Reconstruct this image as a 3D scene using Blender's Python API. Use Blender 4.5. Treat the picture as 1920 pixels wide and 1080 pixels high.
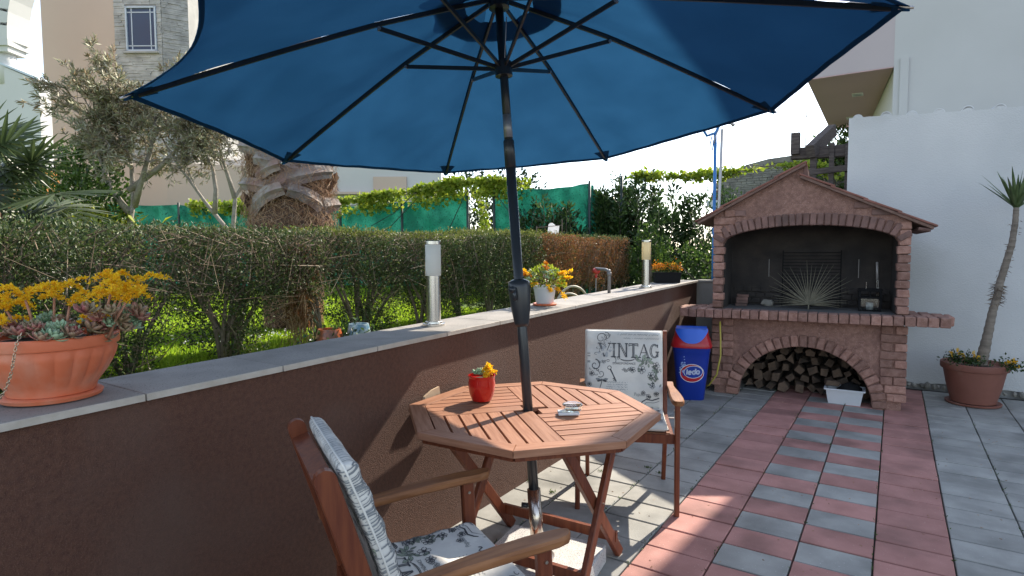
import bpy, math, random
import numpy as np
from mathutils import Vector, Matrix, noise as mnoise
random.seed(7)
RNG = np.random.default_rng(7)
for o in list(bpy.data.objects): bpy.data.objects.remove(o)
SC = bpy.context.scene
COL = SC.collection
PI = math.pi
R = math.radians

# ------------------------------------------------------------------ camera
cam = bpy.data.cameras.new('camera'); camo = bpy.data.objects.new('camera', cam); COL.objects.link(camo)
SC.camera = camo
cam.sensor_width = 36; cam.lens = 36 * 1101.3 / 1920; cam.clip_start = .05; cam.clip_end = 3000
_yaw, _pit, _rol = R(-33.095), R(-3.507), R(-.22)
_f = Vector((math.sin(_yaw) * math.cos(_pit), math.cos(_yaw) * math.cos(_pit), math.sin(_pit)))
_r0 = Vector((math.cos(_yaw), -math.sin(_yaw), 0)); _u0 = _r0.cross(_f)
_r = _r0 * math.cos(_rol) + _u0 * math.sin(_rol); _u = -_r0 * math.sin(_rol) + _u0 * math.cos(_rol)
camo.matrix_world = Matrix.Translation((0, 0, 1.4)) @ Matrix((_r, _u, -_f)).transposed().to_4x4()

# ------------------------------------------------------------------ light
SUN = Vector((.10, 1.0, .79)).normalized()
w = bpy.data.worlds.new('World'); SC.world = w; w.use_nodes = True
nt = w.node_tree; bg = nt.nodes['Background']
sky = nt.nodes.new('ShaderNodeTexSky'); sky.sky_type = 'NISHITA'; sky.sun_disc = False
sky.sun_elevation = math.asin(SUN.z); sky.sun_rotation = math.atan2(SUN.x, SUN.y)
sky.air_density = 1.0; sky.dust_density = .6; sky.ozone_density = 1.0; sky.altitude = 20
hsv = nt.nodes.new('ShaderNodeHueSaturation'); hsv.inputs['Saturation'].default_value = .68
nt.links.new(sky.outputs[0], hsv.inputs['Color']); nt.links.new(hsv.outputs[0], bg.inputs[0]); bg.inputs[1].default_value = .15
sl = bpy.data.lights.new('sun', 'SUN'); sl.energy = 3.9; sl.angle = R(.53); sl.color = (1, .90, .76)
so = bpy.data.objects.new('sun', sl); COL.objects.link(so); so.location = (2, 12, 12)
so.rotation_euler = (-SUN).to_track_quat('-Z', 'Y').to_euler()
SC.view_settings.view_transform = 'Standard'; SC.view_settings.look = 'None'
SC.view_settings.exposure = 1.35; SC.view_settings.gamma = 1
SC.render.engine = 'CYCLES'
SC.cycles.max_bounces = 8; SC.cycles.transparent_max_bounces = 12

# ------------------------------------------------------------------ materials
MATS = {}
def M(name, col=(.5, .5, .5), col2=None, ns=8., rough=.7, bump=0., bs=60., metal=0., rnd=0., co='pos', st=(1, 1, 1),
      detail=5., tl=0., island=None, spec=.5, lo=.35, hi=.65, speck=None, dirt=None, trans=0., coat=0., bdist=.01, glow=0.):
    if name in MATS: return MATS[name]
    m = bpy.data.materials.new(name); m.use_nodes = True; MATS[name] = m
    n = m.node_tree.nodes; L = m.node_tree.links; b = n['Principled BSDF']; out = n['Material Output']
    def N(t, **k):
        x = n.new(t)
        for a, v in k.items(): setattr(x, a, v)
        return x
    rgb = lambda c: (c[0], c[1], c[2], 1)
    b.inputs['Roughness'].default_value = rough; b.inputs['Metallic'].default_value = metal
    b.inputs['Specular IOR Level'].default_value = spec; b.inputs['Coat Weight'].default_value = coat
    if trans: b.inputs['Transmission Weight'].default_value = trans
    if co == 'pos': vec = N('ShaderNodeNewGeometry').outputs['Position']
    else:
        tc = N('ShaderNodeTexCoord').outputs['Object']; oi = N('ShaderNodeObjectInfo')
        ad = N('ShaderNodeVectorMath', operation='MULTIPLY_ADD'); L.new(oi.outputs['Random'], ad.inputs[0])
        ad.inputs[1].default_value = (37, 23, 51); L.new(tc, ad.inputs[2]); vec = ad.outputs[0]
    if st != (1, 1, 1):
        mp = N('ShaderNodeMapping'); mp.inputs['Scale'].default_value = st; L.new(vec, mp.inputs[0]); vec = mp.outputs[0]
    cs = None
    def mixc(fac, a, bcol, mode='MIX'):
        x = N('ShaderNodeMix', data_type='RGBA', blend_type=mode)
        for sock, v in ((x.inputs[0], fac), (x.inputs[6], a), (x.inputs[7], bcol)):
            if isinstance(v, bpy.types.NodeSocket): L.new(v, sock)
            elif isinstance(v, tuple): sock.default_value = rgb(v)
            else: sock.default_value = v
        return x.outputs[2]
    def ramp(v, a, c):
        x = N('ShaderNodeMapRange'); L.new(v, x.inputs[0]); x.inputs[1].default_value = a; x.inputs[2].default_value = c
        return x.outputs[0]
    def noi(sc, det=5., v=None):
        x = N('ShaderNodeTexNoise'); x.inputs['Scale'].default_value = sc; x.inputs['Detail'].default_value = det
        L.new(v or vec, x.inputs['Vector']); return x.outputs[0]
    cs = col
    if island:
        g = N('ShaderNodeNewGeometry'); cr = N('ShaderNodeValToRGB'); e = cr.color_ramp.elements
        e[0].color = rgb(island[0]); e[-1].color = rgb(island[-1])
        for i in range(1, len(island) - 1): q = e.new(i / (len(island) - 1)); q.color = rgb(island[i])
        L.new(g.outputs['Random Per Island'], cr.inputs[0]); cs = cr.outputs[0]
    if col2: cs = mixc(ramp(noi(ns, detail), lo, hi), cs, col2)
    if speck:   # (colour, scale, threshold)
        cs = mixc(ramp(noi(speck[1], 2.), speck[2], speck[2] + .04), cs, speck[0])
    if dirt:    # (colour, scale, amount)
        cs = mixc(ramp(noi(dirt[1], 6., None), .75 - dirt[2], .9 - dirt[2] * .5), cs, dirt[0])
    if rnd:
        oi = N('ShaderNodeObjectInfo'); hs = N('ShaderNodeHueSaturation')
        L.new(ramp(oi.outputs['Random'], 0, 1), hs.inputs['Value'])
        mr = N('ShaderNodeMapRange'); L.new(oi.outputs['Random'], mr.inputs[0]); mr.inputs[3].default_value = 1 - rnd; mr.inputs[4].default_value = 1 + rnd
        L.new(mr.outputs[0], hs.inputs['Value'])
        if isinstance(cs, tuple): hs.inputs['Color'].default_value = rgb(cs)
        else: L.new(cs, hs.inputs['Color'])
        cs = hs.outputs[0]
    if isinstance(cs, tuple): b.inputs['Base Color'].default_value = rgb(cs)
    else: L.new(cs, b.inputs['Base Color'])
    if bump:
        bp = N('ShaderNodeBump'); bp.inputs['Strength'].default_value = bump; bp.inputs['Distance'].default_value = bdist
        L.new(noi(bs, 4.), bp.inputs['Height']); L.new(bp.outputs[0], b.inputs['Normal'])
    if tl:
        t = N('ShaderNodeBsdfTranslucent'); mx = N('ShaderNodeMixShader'); mx.inputs[0].default_value = tl
        if isinstance(cs, tuple): t.inputs[0].default_value = rgb(cs)
        else: L.new(cs, t.inputs[0])
        L.new(b.outputs[0], mx.inputs[1]); L.new(t.outputs[0], mx.inputs[2]); L.new(mx.outputs[0], out.inputs[0])
    return m

M('paver_grey', (.25, .248, .23), (.33, .325, .30), ns=6, rough=.85, bump=.5, bs=220, rnd=.13, speck=((.42, .42, .40), 110, .69), dirt=((.13, .13, .12), 2.6, .26), bdist=.003)
M('paver_red', (.34, .16, .135), (.43, .21, .18), ns=6, rough=.85, bump=.5, bs=220, rnd=.12, speck=((.52, .36, .32), 110, .69), dirt=((.17, .085, .072), 2.8, .26), bdist=.003)
M('joint_sand', (.045, .042, .036), (.08, .075, .06), ns=30, rough=.95, bump=.4, bs=300)
M('earth', (.15, .135, .12), (.20, .185, .165), ns=5, rough=.95, bump=.6, bs=30)
M('lawn', (.09, .16, .02), (.14, .20, .04), ns=5, rough=.95, bump=.6, bs=60)
M('stucco_brown', (.080, .031, .018), (.115, .048, .028), ns=60, rough=.82, bump=1., bs=210, speck=((.16, .095, .07), 420, .6), dirt=((.13, .075, .055), 1.7, .24), bdist=.006)
M('cap_stone', (.23, .215, .195), (.31, .285, .26), ns=5, rough=.75, bump=.35, bs=160, rnd=.07, speck=((.14, .13, .12), 200, .62), dirt=((.13, .12, .11), 3, .2), bdist=.002)
M('cap_edge', (.42, .37, .31), (.5, .45, .39), ns=20, rough=.75, bump=.2, bs=100)
M('white_render', (.50, .505, .50), (.56, .56, .55), ns=1.5, rough=.9, bump=.8, bs=90, dirt=((.42, .42, .40), .9, .22), bdist=.006)
M('building_render', (.46, .455, .44), (.50, .495, .48), ns=.8, rough=.9, bump=.3, bs=60, bdist=.004)
M('soffit', (.54, .36, .36), (.58, .39, .39), ns=1, rough=.9)
M('slab_face', (.42, .36, .36), (.45, .39, .385), ns=1, rough=.9)
M('concrete', (.26, .255, .24), (.34, .33, .31), ns=4, rough=.9, bump=.5, bs=50, dirt=((.16, .155, .14), 2, .25))
M('brick', (.22, .112, .082), (.33, .185, .145), ns=22, rough=.9, bump=.9, bs=90, rnd=.3, speck=((.38, .25, .21), 150, .63), dirt=((.17, .085, .07), 6, .18), bdist=.004)
M('brick_dark', (.15, .085, .07), (.21, .12, .10), ns=14, rough=.9, bump=.6, bs=90, rnd=.2, dirt=((.07, .05, .045), 5, .25), bdist=.004)
M('stucco_red', (.21, .112, .085), (.31, .175, .135), ns=30, rough=.95, bump=1., bs=110, speck=((.42, .27, .23), 170, .62), dirt=((.15, .08, .065), 3, .22), bdist=.008)
M('mortar', (.14, .085, .065), (.20, .12, .095), ns=30, rough=.95, bump=.6, bs=120)
M('roof_tile', (.20, .08, .058), (.26, .11, .08), ns=9, rough=.8, bump=.5, bs=60, rnd=.12, dirt=((.11, .065, .05), 5, .22))
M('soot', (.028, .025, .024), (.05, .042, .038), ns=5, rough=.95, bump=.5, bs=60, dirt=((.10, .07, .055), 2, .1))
M('hearth', (.10, .10, .098), (.16, .155, .15), ns=8, rough=.9, bump=.4, bs=80, dirt=((.05, .048, .046), 4, .25))
M('wood_table', (.25, .108, .058), (.35, .17, .10), ns=5, spec=.3, rough=.6, bump=.25, bs=14, co='obj', st=(1.2, 16, 16), rnd=.10, detail=8, bdist=.002)
M('wood_chair', (.16, .055, .024), (.24, .095, .042), ns=5, rough=.42, bump=.2, bs=10, co='obj', st=(14, 14, 1.2), rnd=.10, detail=8, bdist=.002)
M('wood_arm', (.19, .072, .026), (.29, .125, .05), ns=5, spec=.3, rough=.5, bump=.25, bs=10, co='obj', st=(14, 1.2, 14), rnd=.08, detail=8, bdist=.002)
M('wood_red', (.115, .028, .013), (.18, .050, .020), ns=5, spec=.35, rough=.42, bump=.2, bs=10, co='obj', st=(14, 14, 1.2), rnd=.10, detail=8, bdist=.002)
M('old_timber', (.06, .045, .04), (.12, .095, .085), ns=6, rough=.9, bump=.8, bs=12, co='obj', st=(1, 12, 12), detail=8)
M('brass', (.55, .48, .4), metal=1, rough=.35)
M('granite', (.42, .41, .40), (.5, .49, .47), ns=20, rough=.6, speck=((.08, .08, .085), 190, .60), bump=.2, bs=150)
M('pole_black', (.022, .025, .029), rough=.32, spec=.5)
M('rib_black', (.022, .024, .028), rough=.4)
M('rib_edge', (.3, .3, .32), metal=.6, rough=.4)
M('chrome', (.62, .56, .5), (.5, .42, .36), ns=3, metal=1, rough=.22)
M('steel', (.6, .58, .55), (.52, .50, .47), ns=3, metal=1, rough=.27, co='obj', st=(60, 60, .6))
M('frosted', (.85, .85, .82), rough=.35, tl=.55)
M('frosted_warm', (.80, .70, .46), rough=.35, tl=.5)
M('canopy_blue', (.011, .054, .122), (.015, .068, .15), ns=3, rough=.85, tl=.45, spec=.15, bump=.15, bs=400, bdist=.001)
M('canopy_seam', (.008, .03, .075), rough=.8, tl=.2, spec=.1)
M('terracotta_plastic', (.60, .135, .055), (.64, .17, .075), ns=3, rough=.5, bump=.15, bs=40, dirt=((.62, .30, .20), 6, .20))
M('terracotta_old', (.175, .062, .042), (.22, .085, .06), ns=4, rough=.6, dirt=((.26, .17, .13), 4, .18))
M('red_glaze', (.42, .012, .008), rough=.16, coat=.3)
M('soil', (.035, .025, .018), (.06, .045, .03), ns=40, rough=.95, bump=.8, bs=90)
M('white_plastic', (.62, .64, .66), (.55, .57, .59), ns=4, rough=.5)
M('bin_blue', (.008, .035, .30), rough=.3)
M('bin_lid_blue', (.02, .12, .62), rough=.35)
M('bin_red', (.42, .012, .02), rough=.3)
M('logo_white', (.8, .8, .82), rough=.5)
M('logo_blue', (.01, .05, .36), rough=.4)
M('logo_pale', (.30, .42, .72), rough=.5)
M('logo_red', (.5, .01, .02), rough=.4)
M('fabric', (.72, .685, .62), (.52, .51, .485), ns=5, rough=.9, bump=.4, bs=9, lo=.42, hi=.72, bdist=.02, spec=.2)
M('ink', (.05, .052, .058), (.12, .12, .125), ns=40, rough=.9, spec=.2)
M('ink_grey', (.27, .28, .285), (.20, .21, .215), ns=40, rough=.9, spec=.2)
M('ink_light', (.40, .41, .415), rough=.9, spec=.2)
M('ink_green', (.42, .47, .36), (.34, .40, .30), ns=30, rough=.9, spec=.2)
M('glass', (.9, .95, .93), rough=.03, trans=1.)
M('chain_metal', (.55, .45, .32), metal=1, rough=.4)
M('bark', (.16, .12, .09), (.24, .19, .15), ns=20, rough=.9, bump=1., bs=60)
M('bark_grey', (.22, .19, .16), (.30, .27, .23), ns=20, rough=.9, bump=.8, bs=60)
M('twig', (.13, .085, .055), rough=.85, island=[(.07, .048, .03), (.15, .105, .07), (.27, .21, .15)])
M('twig_dry', (.3, .2, .12), rough=.85, island=[(.20, .09, .045), (.36, .21, .11), (.48, .34, .22)])
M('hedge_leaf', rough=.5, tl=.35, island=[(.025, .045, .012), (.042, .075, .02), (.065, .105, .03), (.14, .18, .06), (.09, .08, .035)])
M('hedge_lit_leaf', rough=.5, tl=.45, island=[(.06, .09, .015), (.12, .15, .03), (.20, .21, .05)])  # yellower leaf for hedge tops: sunlight put into the colour
M('hedge_brown_leaf', rough=.7, tl=.4, island=[(.16, .06, .025), (.24, .10, .04), (.30, .15, .06), (.12, .09, .03)])
M('olive_leaf', rough=.5, tl=.25, island=[(.22, .23, .13), (.36, .36, .23), (.26, .18, .10), (.50, .48, .35)])
M('bush_leaf', rough=.45, tl=.45, island=[(.03, .06, .012), (.06, .12, .02), (.13, .20, .04)])
M('vine_leaf', rough=.5, tl=.5, island=[(.16, .25, .02), (.26, .34, .03), (.38, .42, .05)])
M('shrub_leaf', rough=.4, tl=.4, island=[(.02, .045, .012), (.035, .075, .02), (.08, .13, .04)])
M('dark_leaf', rough=.5, tl=.3, island=[(.012, .025, .008), (.03, .05, .015)])
M('grass_blade', rough=.6, tl=.55, island=[(.20, .34, .02), (.32, .48, .03), (.44, .56, .05)])
M('yellow_grass', rough=.6, tl=.5, island=[(.28, .34, .03), (.42, .44, .04)])
M('fan_leaf', (.05, .075, .025), (.075, .105, .04), ns=8, rough=.4, tl=.35)
M('dry_leaf', (.17, .155, .11), (.12, .11, .08), ns=30, rough=.8)
M('yucca_leaf', (.10, .16, .06), (.16, .22, .09), ns=12, rough=.4, tl=.25)
M('yucca_bark', (.15, .125, .10), (.24, .20, .16), ns=8, rough=.9, bump=1., bs=30, st=(1, 1, 5))
M('palm_fibre', (.075, .045, .033), (.13, .08, .055), ns=30, rough=.95, bump=1., bs=50)
M('palm_stub', (.17, .14, .12), (.33, .29, .255), ns=9, rough=.8, bump=.9, bs=30, dirt=((.26, .13, .10), 5, .34))
M('flower_yellow', rough=.6, tl=.5, island=[(.88, .52, .012), (.92, .66, .02), (.84, .40, .01)])
M('flower_orange', rough=.6, tl=.3, island=[(.65, .16, .01), (.68, .32, .01)])
M('succ_green', (.26, .40, .24), (.34, .44, .26), ns=25, rough=.45, rnd=.12)
M('succ_red', (.36, .10, .095), (.30, .25, .14), ns=22, rough=.45, rnd=.12)
M('succ_olive', (.20, .19, .09), (.33, .17, .11), ns=25, rough=.45, rnd=.12)
M('stem_pink', (.42, .20, .12), rough=.6)
M('net_green', (.004, .09, .058), (.015, .16, .11), ns=3.5, rough=.8, tl=.35, bump=.8, bs=9, bdist=.05, lo=.4, hi=.6, speck=((.003, .05, .035), 40, .6))
M('metal_dark', (.02, .035, .03), rough=.5)
M('iron', (.012, .012, .013), rough=.85, spec=.2)
M('pipe', (.20, .19, .185), rough=.5, metal=.4)
M('tap_red', (.4, .03, .02), rough=.5)
M('hose_beige', (.42, .37, .26), rough=.5)
M('hose_yellow', (.45, .38, .06), rough=.5)
M('house_cream', (.52, .40, .32), (.56, .435, .345), ns=.6, rough=.9)
M('house_white', (.52, .51, .49), (.56, .55, .53), ns=1, rough=.9)
M('house_orange', (.42, .17, .04), rough=.9)
M('cladding', (.27, .265, .25), (.42, .41, .385), ns=3.5, rough=.9, rnd=.22, bump=.6, bs=20)
M('cladding_back', (.16, .15, .135), (.26, .25, .22), ns=5, rough=.95, bump=.8, bs=12)
M('window_frame', (.50, .55, .60), rough=.5)
M('window_glass', (.05, .075, .13), rough=.3, spec=.3)
M('blue_metal', (.03, .16, .42), rough=.4)
M('grey_metal', (.45, .43, .42), rough=.4, metal=.3)
M('log_wood', (.075, .052, .036), (.13, .088, .06), ns=12, rough=.9, bump=.8, bs=50, rnd=.4, dirt=((.05, .04, .03), 14, .25))
M('stone', (.20, .19, .165), (.30, .285, .25), ns=9, rough=.95, bump=.6, bs=40, rnd=.2)
M('cloth_white', (.75, .76, .78), rough=.9, tl=.3)
M('cardboard', (.48, .35, .23), rough=.9)
M('ceramic_orange', (.42, .10, .03), (.16, .07, .04), ns=30, rough=.3)
M('ceramic_blue', (.10, .22, .32), (.5, .55, .56), ns=26, rough=.3)
M('lamp_white', (.8, .78, .72), rough=.4)

# ------------------------------------------------------------------ mesh helpers
def rotz(a): return Matrix.Rotation(a, 4, 'Z')
def basis(d, up=Vector((0, 0, 1))):
    d = Vector(d).normalized()
    if abs(d.dot(up)) > .99: up = Vector((1, 0, 0))
    x = d.cross(up).normalized(); y = x.cross(d).normalized()
    return x, y, d
class MB:
    def __init__(s): s.v = []; s.f = []
    def add(s, vs, fs):
        b = len(s.v); s.v += [tuple(v) for v in vs]; s.f += [tuple(i + b for i in f) for f in fs]; return s
    def box(s, c, d, m=None):
        c = Vector(c); x, y, z = d[0] / 2, d[1] / 2, d[2] / 2
        vs = [Vector((i * x, j * y, k * z)) for k in (-1, 1) for j in (-1, 1) for i in (-1, 1)]
        if m is not None: vs = [m.to_3x3() @ v for v in vs]
        return s.add([c + v for v in vs], [(0, 2, 3, 1), (4, 5, 7, 6), (0, 1, 5, 4), (2, 6, 7, 3), (0, 4, 6, 2), (1, 3, 7, 5)])
    def bar(s, a, b, w, h, up=Vector((0, 0, 1)), ch=0.):
        a, b = Vector(a), Vector(b); x, y, d = basis(b - a, up)
        c = min(w, h) * ch
        if c: pr = [(-w / 2 + c, -h / 2), (w / 2 - c, -h / 2), (w / 2, -h / 2 + c), (w / 2, h / 2 - c), (w / 2 - c, h / 2), (-w / 2 + c, h / 2), (-w / 2, h / 2 - c), (-w / 2, -h / 2 + c)]
        else: pr = [(-w / 2, -h / 2), (w / 2, -h / 2), (w / 2, h / 2), (-w / 2, h / 2)]
        n = len(pr); vs = [p + x * u + y * v for p in (a, b) for u, v in pr]
        return s.add(vs, [tuple(range(n - 1, -1, -1)), tuple(range(n, 2 * n))] + [(i, (i + 1) % n, n + (i + 1) % n, n + i) for i in range(n)])
    def tube(s, pts, r, n=8, cap=True, sx=1.):
        pts = [Vector(p) for p in pts]; rs = r if isinstance(r, (list, tuple)) else [r] * len(pts)
        vs = []; fr = None
        for i, p in enumerate(pts):
            d = (pts[min(i + 1, len(pts) - 1)] - pts[max(i - 1, 0)])
            if d.length < 1e-9: d = Vector((0, 0, 1))
            d.normalize()
            if fr is None: x = basis(d)[0]; y = d.cross(x)
            else:
                x = fr - d * fr.dot(d)
                x = x.normalized() if x.length > 1e-6 else basis(d)[0]
                y = d.cross(x)
            fr = x
            for k in range(n):
                t = 2 * PI * k / n; vs.append(p + x * math.cos(t) * rs[i] * sx + y * math.sin(t) * rs[i])
        fs = [(i * n + k, i * n + (k + 1) % n, (i + 1) * n + (k + 1) % n, (i + 1) * n + k) for i in range(len(pts) - 1) for k in range(n)]
        if cap: fs += [tuple(range(n - 1, -1, -1)), tuple(range((len(pts) - 1) * n, len(pts) * n))]
        return s.add(vs, fs)
    def lathe(s, prof, n=32, c=(0, 0, 0), flute=None, sq=None):
        vs = []
        for j, (r, z) in enumerate(prof):
            for k in range(n):
                t = 2 * PI * k / n; q = r
                if flute: q = r * (1 + flute(t, j, z))
                x, y = q * math.cos(t), q * math.sin(t)
                if sq: x *= sq[0]; y *= sq[1]
                vs.append((c[0] + x, c[1] + y, c[2] + z))
        fs = [(j * n + k, j * n + (k + 1) % n, (j + 1) * n + (k + 1) % n, (j + 1) * n + k) for j in range(len(prof) - 1) for k in range(n)]
        fs += [tuple(range(n - 1, -1, -1)), tuple(range((len(prof) - 1) * n, len(prof) * n))]
        return s.add(vs, fs)
    def prism(s, poly, z0, z1, m=None):
        n = len(poly); vs = [Vector((x, y, z)) for z in (z0, z1) for x, y in poly]
        if m is not None: vs = [m @ v for v in vs]
        return s.add(vs, [tuple(range(n - 1, -1, -1)), tuple(range(n, 2 * n))] + [(i, (i + 1) % n, n + (i + 1) % n, n + i) for i in range(n)])
    def grid(s, nu, nv, fn, flip=False):
        vs = [fn(i / nu, j / nv) for j in range(nv + 1) for i in range(nu + 1)]
        q = lambda i, j: j * (nu + 1) + i
        fs = [(q(i, j), q(i + 1, j), q(i + 1, j + 1), q(i, j + 1)) for j in range(nv) for i in range(nu)]
        if flip: fs = [f[::-1] for f in fs]
        return s.add(vs, fs)
    def ball(s, c, r, n=10, m=6):
        if not isinstance(r, (tuple, list)): r = (r, r, r)
        vs = [(c[0], c[1], c[2] - r[2])] + [(c[0] + r[0] * math.sin(PI * j / m) * math.cos(2 * PI * k / n), c[1] + r[1] * math.sin(PI * j / m) * math.sin(2 * PI * k / n), c[2] - r[2] * math.cos(PI * j / m)) for j in range(1, m) for k in range(n)] + [(c[0], c[1], c[2] + r[2])]
        L = len(vs) - 1; fs = [(0, 1 + (k + 1) % n, 1 + k) for k in range(n)]
        fs += [(1 + j * n + k, 1 + j * n + (k + 1) % n, 1 + (j + 1) * n + (k + 1) % n, 1 + (j + 1) * n + k) for j in range(m - 2) for k in range(n)]
        fs += [(L, 1 + (m - 2) * n + k, 1 + (m - 2) * n + (k + 1) % n) for k in range(n)]
        return s.add(vs, fs)
    def mesh(s, name, mat, smooth=False):
        me = bpy.data.meshes.new(name); me.from_pydata(s.v, [], s.f)
        if mat: me.materials.append(MATS[mat])
        if smooth is True: me.polygons.foreach_set('use_smooth', [True] * len(me.polygons))
        me.update()
        if smooth == 'auto':
            me.polygons.foreach_set('use_smooth', [True] * len(me.polygons)); me.set_sharp_from_angle(angle=R(38))
        return me
    def build(s, name, mat, parent=None, smooth=False, loc=None, rot=None):
        return put(name, s.mesh(name, mat, smooth), parent, loc, rot)
def put(name, me, parent=None, loc=None, rot=None, label=None):
    o = bpy.data.objects.new(name, me); COL.objects.link(o)
    if parent: o.parent = parent
    if loc is not None: o.location = loc
    if rot is not None: o.rotation_euler = rot
    if label: o['label'] = label
    return o
def thing(name, label, cat, loc=(0, 0, 0), rz=0., group=None):
    o = bpy.data.objects.new(name, None); COL.objects.link(o); o.location = loc; o.rotation_euler = (0, 0, rz); o.empty_display_size = .1
    return tag(o, label, cat, group)
def tag(o, label, cat, group=None):
    o['label'] = label; o['category'] = cat
    if group: o['group'] = group
    return o
def struct(o): o['kind'] = 'structure'; return o
def stuff(o): o['kind'] = 'stuff'; return o
_BX = {}
def bevel_box(sx, sy, sz, ch, mat, var=0, jit=0.):
    key = (round(sx, 3), round(sy, 3), round(sz, 3), ch, mat, var)
    if key in _BX: return _BX[key]
    rr = random.Random(str(key)); vs = []; idx = {}
    for i in (-1, 1):
        for j in (-1, 1):
            for k in (-1, 1):
                jx, jy, jz = [rr.uniform(-jit, jit) for _ in range(3)]
                for a in range(3):
                    p = [i * (sx / 2 - ch) + jx, j * (sy / 2 - ch) + jy, k * (sz / 2 - ch) + jz]; p[a] += (i, j, k)[a] * ch
                    idx[(i, j, k, a)] = len(vs); vs.append(p)
    fs = []
    S = (-1, 1)
    for a in range(3):
        b, c = [(1, 2), (2, 0), (0, 1)][a]
        for s_ in S:
            def q(t, u):
                e = [0, 0, 0]; e[a] = s_; e[b] = t; e[c] = u; return idx[(*e, a)]
            f = [q(-1, -1), q(1, -1), q(1, 1), q(-1, 1)]; fs.append(tuple(f if s_ > 0 else f[::-1]))
        for t in S:           # edges parallel to axis a
            for u in S:
                def g(x, ax):
                    e = [0, 0, 0]; e[a] = x; e[b] = t; e[c] = u; return idx[(*e, ax)]
                f = [g(-1, b), g(1, b), g(1, c), g(-1, c)]
                fs.append(tuple(f if t * u < 0 else f[::-1]))
    for i in S:
        for j in S:
            for k in S:
                f = [idx[(i, j, k, 0)], idx[(i, j, k, 1)], idx[(i, j, k, 2)]]; fs.append(tuple(f if i * j * k > 0 else f[::-1]))
    me = bpy.data.meshes.new('piece'); me.from_pydata(vs, [], fs); me.materials.append(MATS[mat]); me.update(); _BX[key] = me
    return me
def piece(name, parent, size, loc, rot, mat, ch=.004, var=0, jit=0., label=None):
    return put(name, bevel_box(*size, ch, mat, var, jit), parent, loc, rot, label)
def fastmesh(name, V, F, mat, parent=None, smooth=False):
    V = np.asarray(V, np.float32); F = np.asarray(F, np.int32); k = F.shape[1]; me = bpy.data.meshes.new(name)
    me.vertices.add(len(V)); me.vertices.foreach_set('co', V.ravel()); me.loops.add(F.size); me.loops.foreach_set('vertex_index', F.ravel())
    me.polygons.add(len(F)); me.polygons.foreach_set('loop_start', np.arange(0, F.size, k, dtype=np.int32))
    try: me.polygons.foreach_set('loop_total', np.full(len(F), k, np.int32))
    except Exception: pass
    me.materials.append(MATS[mat]); me.update(calc_edges=True)
    return put(name, me, parent)
def unit(a): return a / (np.linalg.norm(a, axis=1, keepdims=True) + 1e-9)
def rdir(n, up=0.): d = RNG.normal(size=(n, 3)); d[:, 2] += up; return unit(d)
def leaves(name, P, D, mat, L=.03, W=.014, parent=None, curl=.15, jl=.35):
    n = len(P); D = unit(D); S = unit(np.cross(D, rdir(n))); Nn = np.cross(S, D)
    l = (L * (1 + jl * (RNG.random(n) * 2 - 1)))[:, None]; w_ = (W * (1 + jl * (RNG.random(n) * 2 - 1)))[:, None] / 2
    V = np.stack([P, P + D * l * .5 + S * w_ + Nn * l * curl, P + D * l, P + D * l * .5 - S * w_ + Nn * l * curl], 1).reshape(-1, 3)
    b = np.arange(n)[:, None] * 4
    F = np.concatenate([b + [0, 1, 2], b + [0, 2, 3]], 0)
    return fastmesh(name, V, F, mat, parent)
def sticks(name, A, B, r0, r1, mat, parent=None, n=3):
    """many thin tapering straight tubes A->B"""
    A, B = np.asarray(A, float), np.asarray(B, float); m = len(A); D = unit(B - A); X = unit(np.cross(D, rdir(m))); Y = np.cross(D, X)
    V = []
    for P, rr in ((A, r0), (B, r1)):
        rr = np.broadcast_to(np.asarray(rr, float), (m,))[:, None]
        for k in range(n):
            t = 2 * PI * k / n; V.append(P + (X * math.cos(t) + Y * math.sin(t)) * rr)
    V = np.stack(V, 1).reshape(-1, 3); b = np.arange(m)[:, None] * 2 * n
    F = np.concatenate([b + [k, (k + 1) % n, n + (k + 1) % n, n + k] for k in range(n)], 0)
    return fastmesh(name, V, F, mat, parent)
# ================================================================== SETTING
g = MB().box((0, 0, -.15), (900, 900, .2)).build('ground', 'earth'); struct(g)
GZ = .70
gp = [(-300, -300), (-2.17, -300), (-2.17, 6.78), (300, 6.9), (300, 300), (-300, 300)]
lw = MB().prism([(-300, -120), (-2.16, -120), (-2.16, 300), (-300, 300)], -.04, GZ).build('lawn', 'lawn'); struct(lw)

# patio paving
PX0, PCW, PY0, PRD = -.9615, .3064, 3.2824, .21234
pf = MB().box((2, 2.4, -.055), (7.9, 9.7, .05)).build('patio', 'joint_sand'); struct(pf)
rest = MB()
for c in range(-3, 16):
    cj = random.uniform(-.004, .004)
    for r in range(-19, 26):
        x = PX0 + (c + .5) * PCW; y = PY0 - (r + .5) * PRD + cj
        if y > 7.27 - PRD / 2: continue
        red = c in (0, 3) or (c == 1 and r % 2) or (c == 2 and r % 2 == 0)
        vis = c <= 7 and r <= 6 and not (-1.4 < x < 0 and y > 6.75)
        rx, ry = random.gauss(0, .0016), random.gauss(0, .0016)
        if vis:
            piece('paver', pf, (PCW - .007, PRD - .0095, .05), (x, y, -.025 + random.gauss(0, .0018)), (rx * 1.6, ry * 1.4, random.gauss(0, .003)), 'paver_red' if red else 'paver_grey', ch=.003, var=(c * 7 + r) % 4, jit=.0008)
        else: rest.box((x, y, -.025), (PCW - .007, PRD - .006, .05))
stuff(rest.build('outer_pavers', 'paver_grey', pf))
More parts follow.
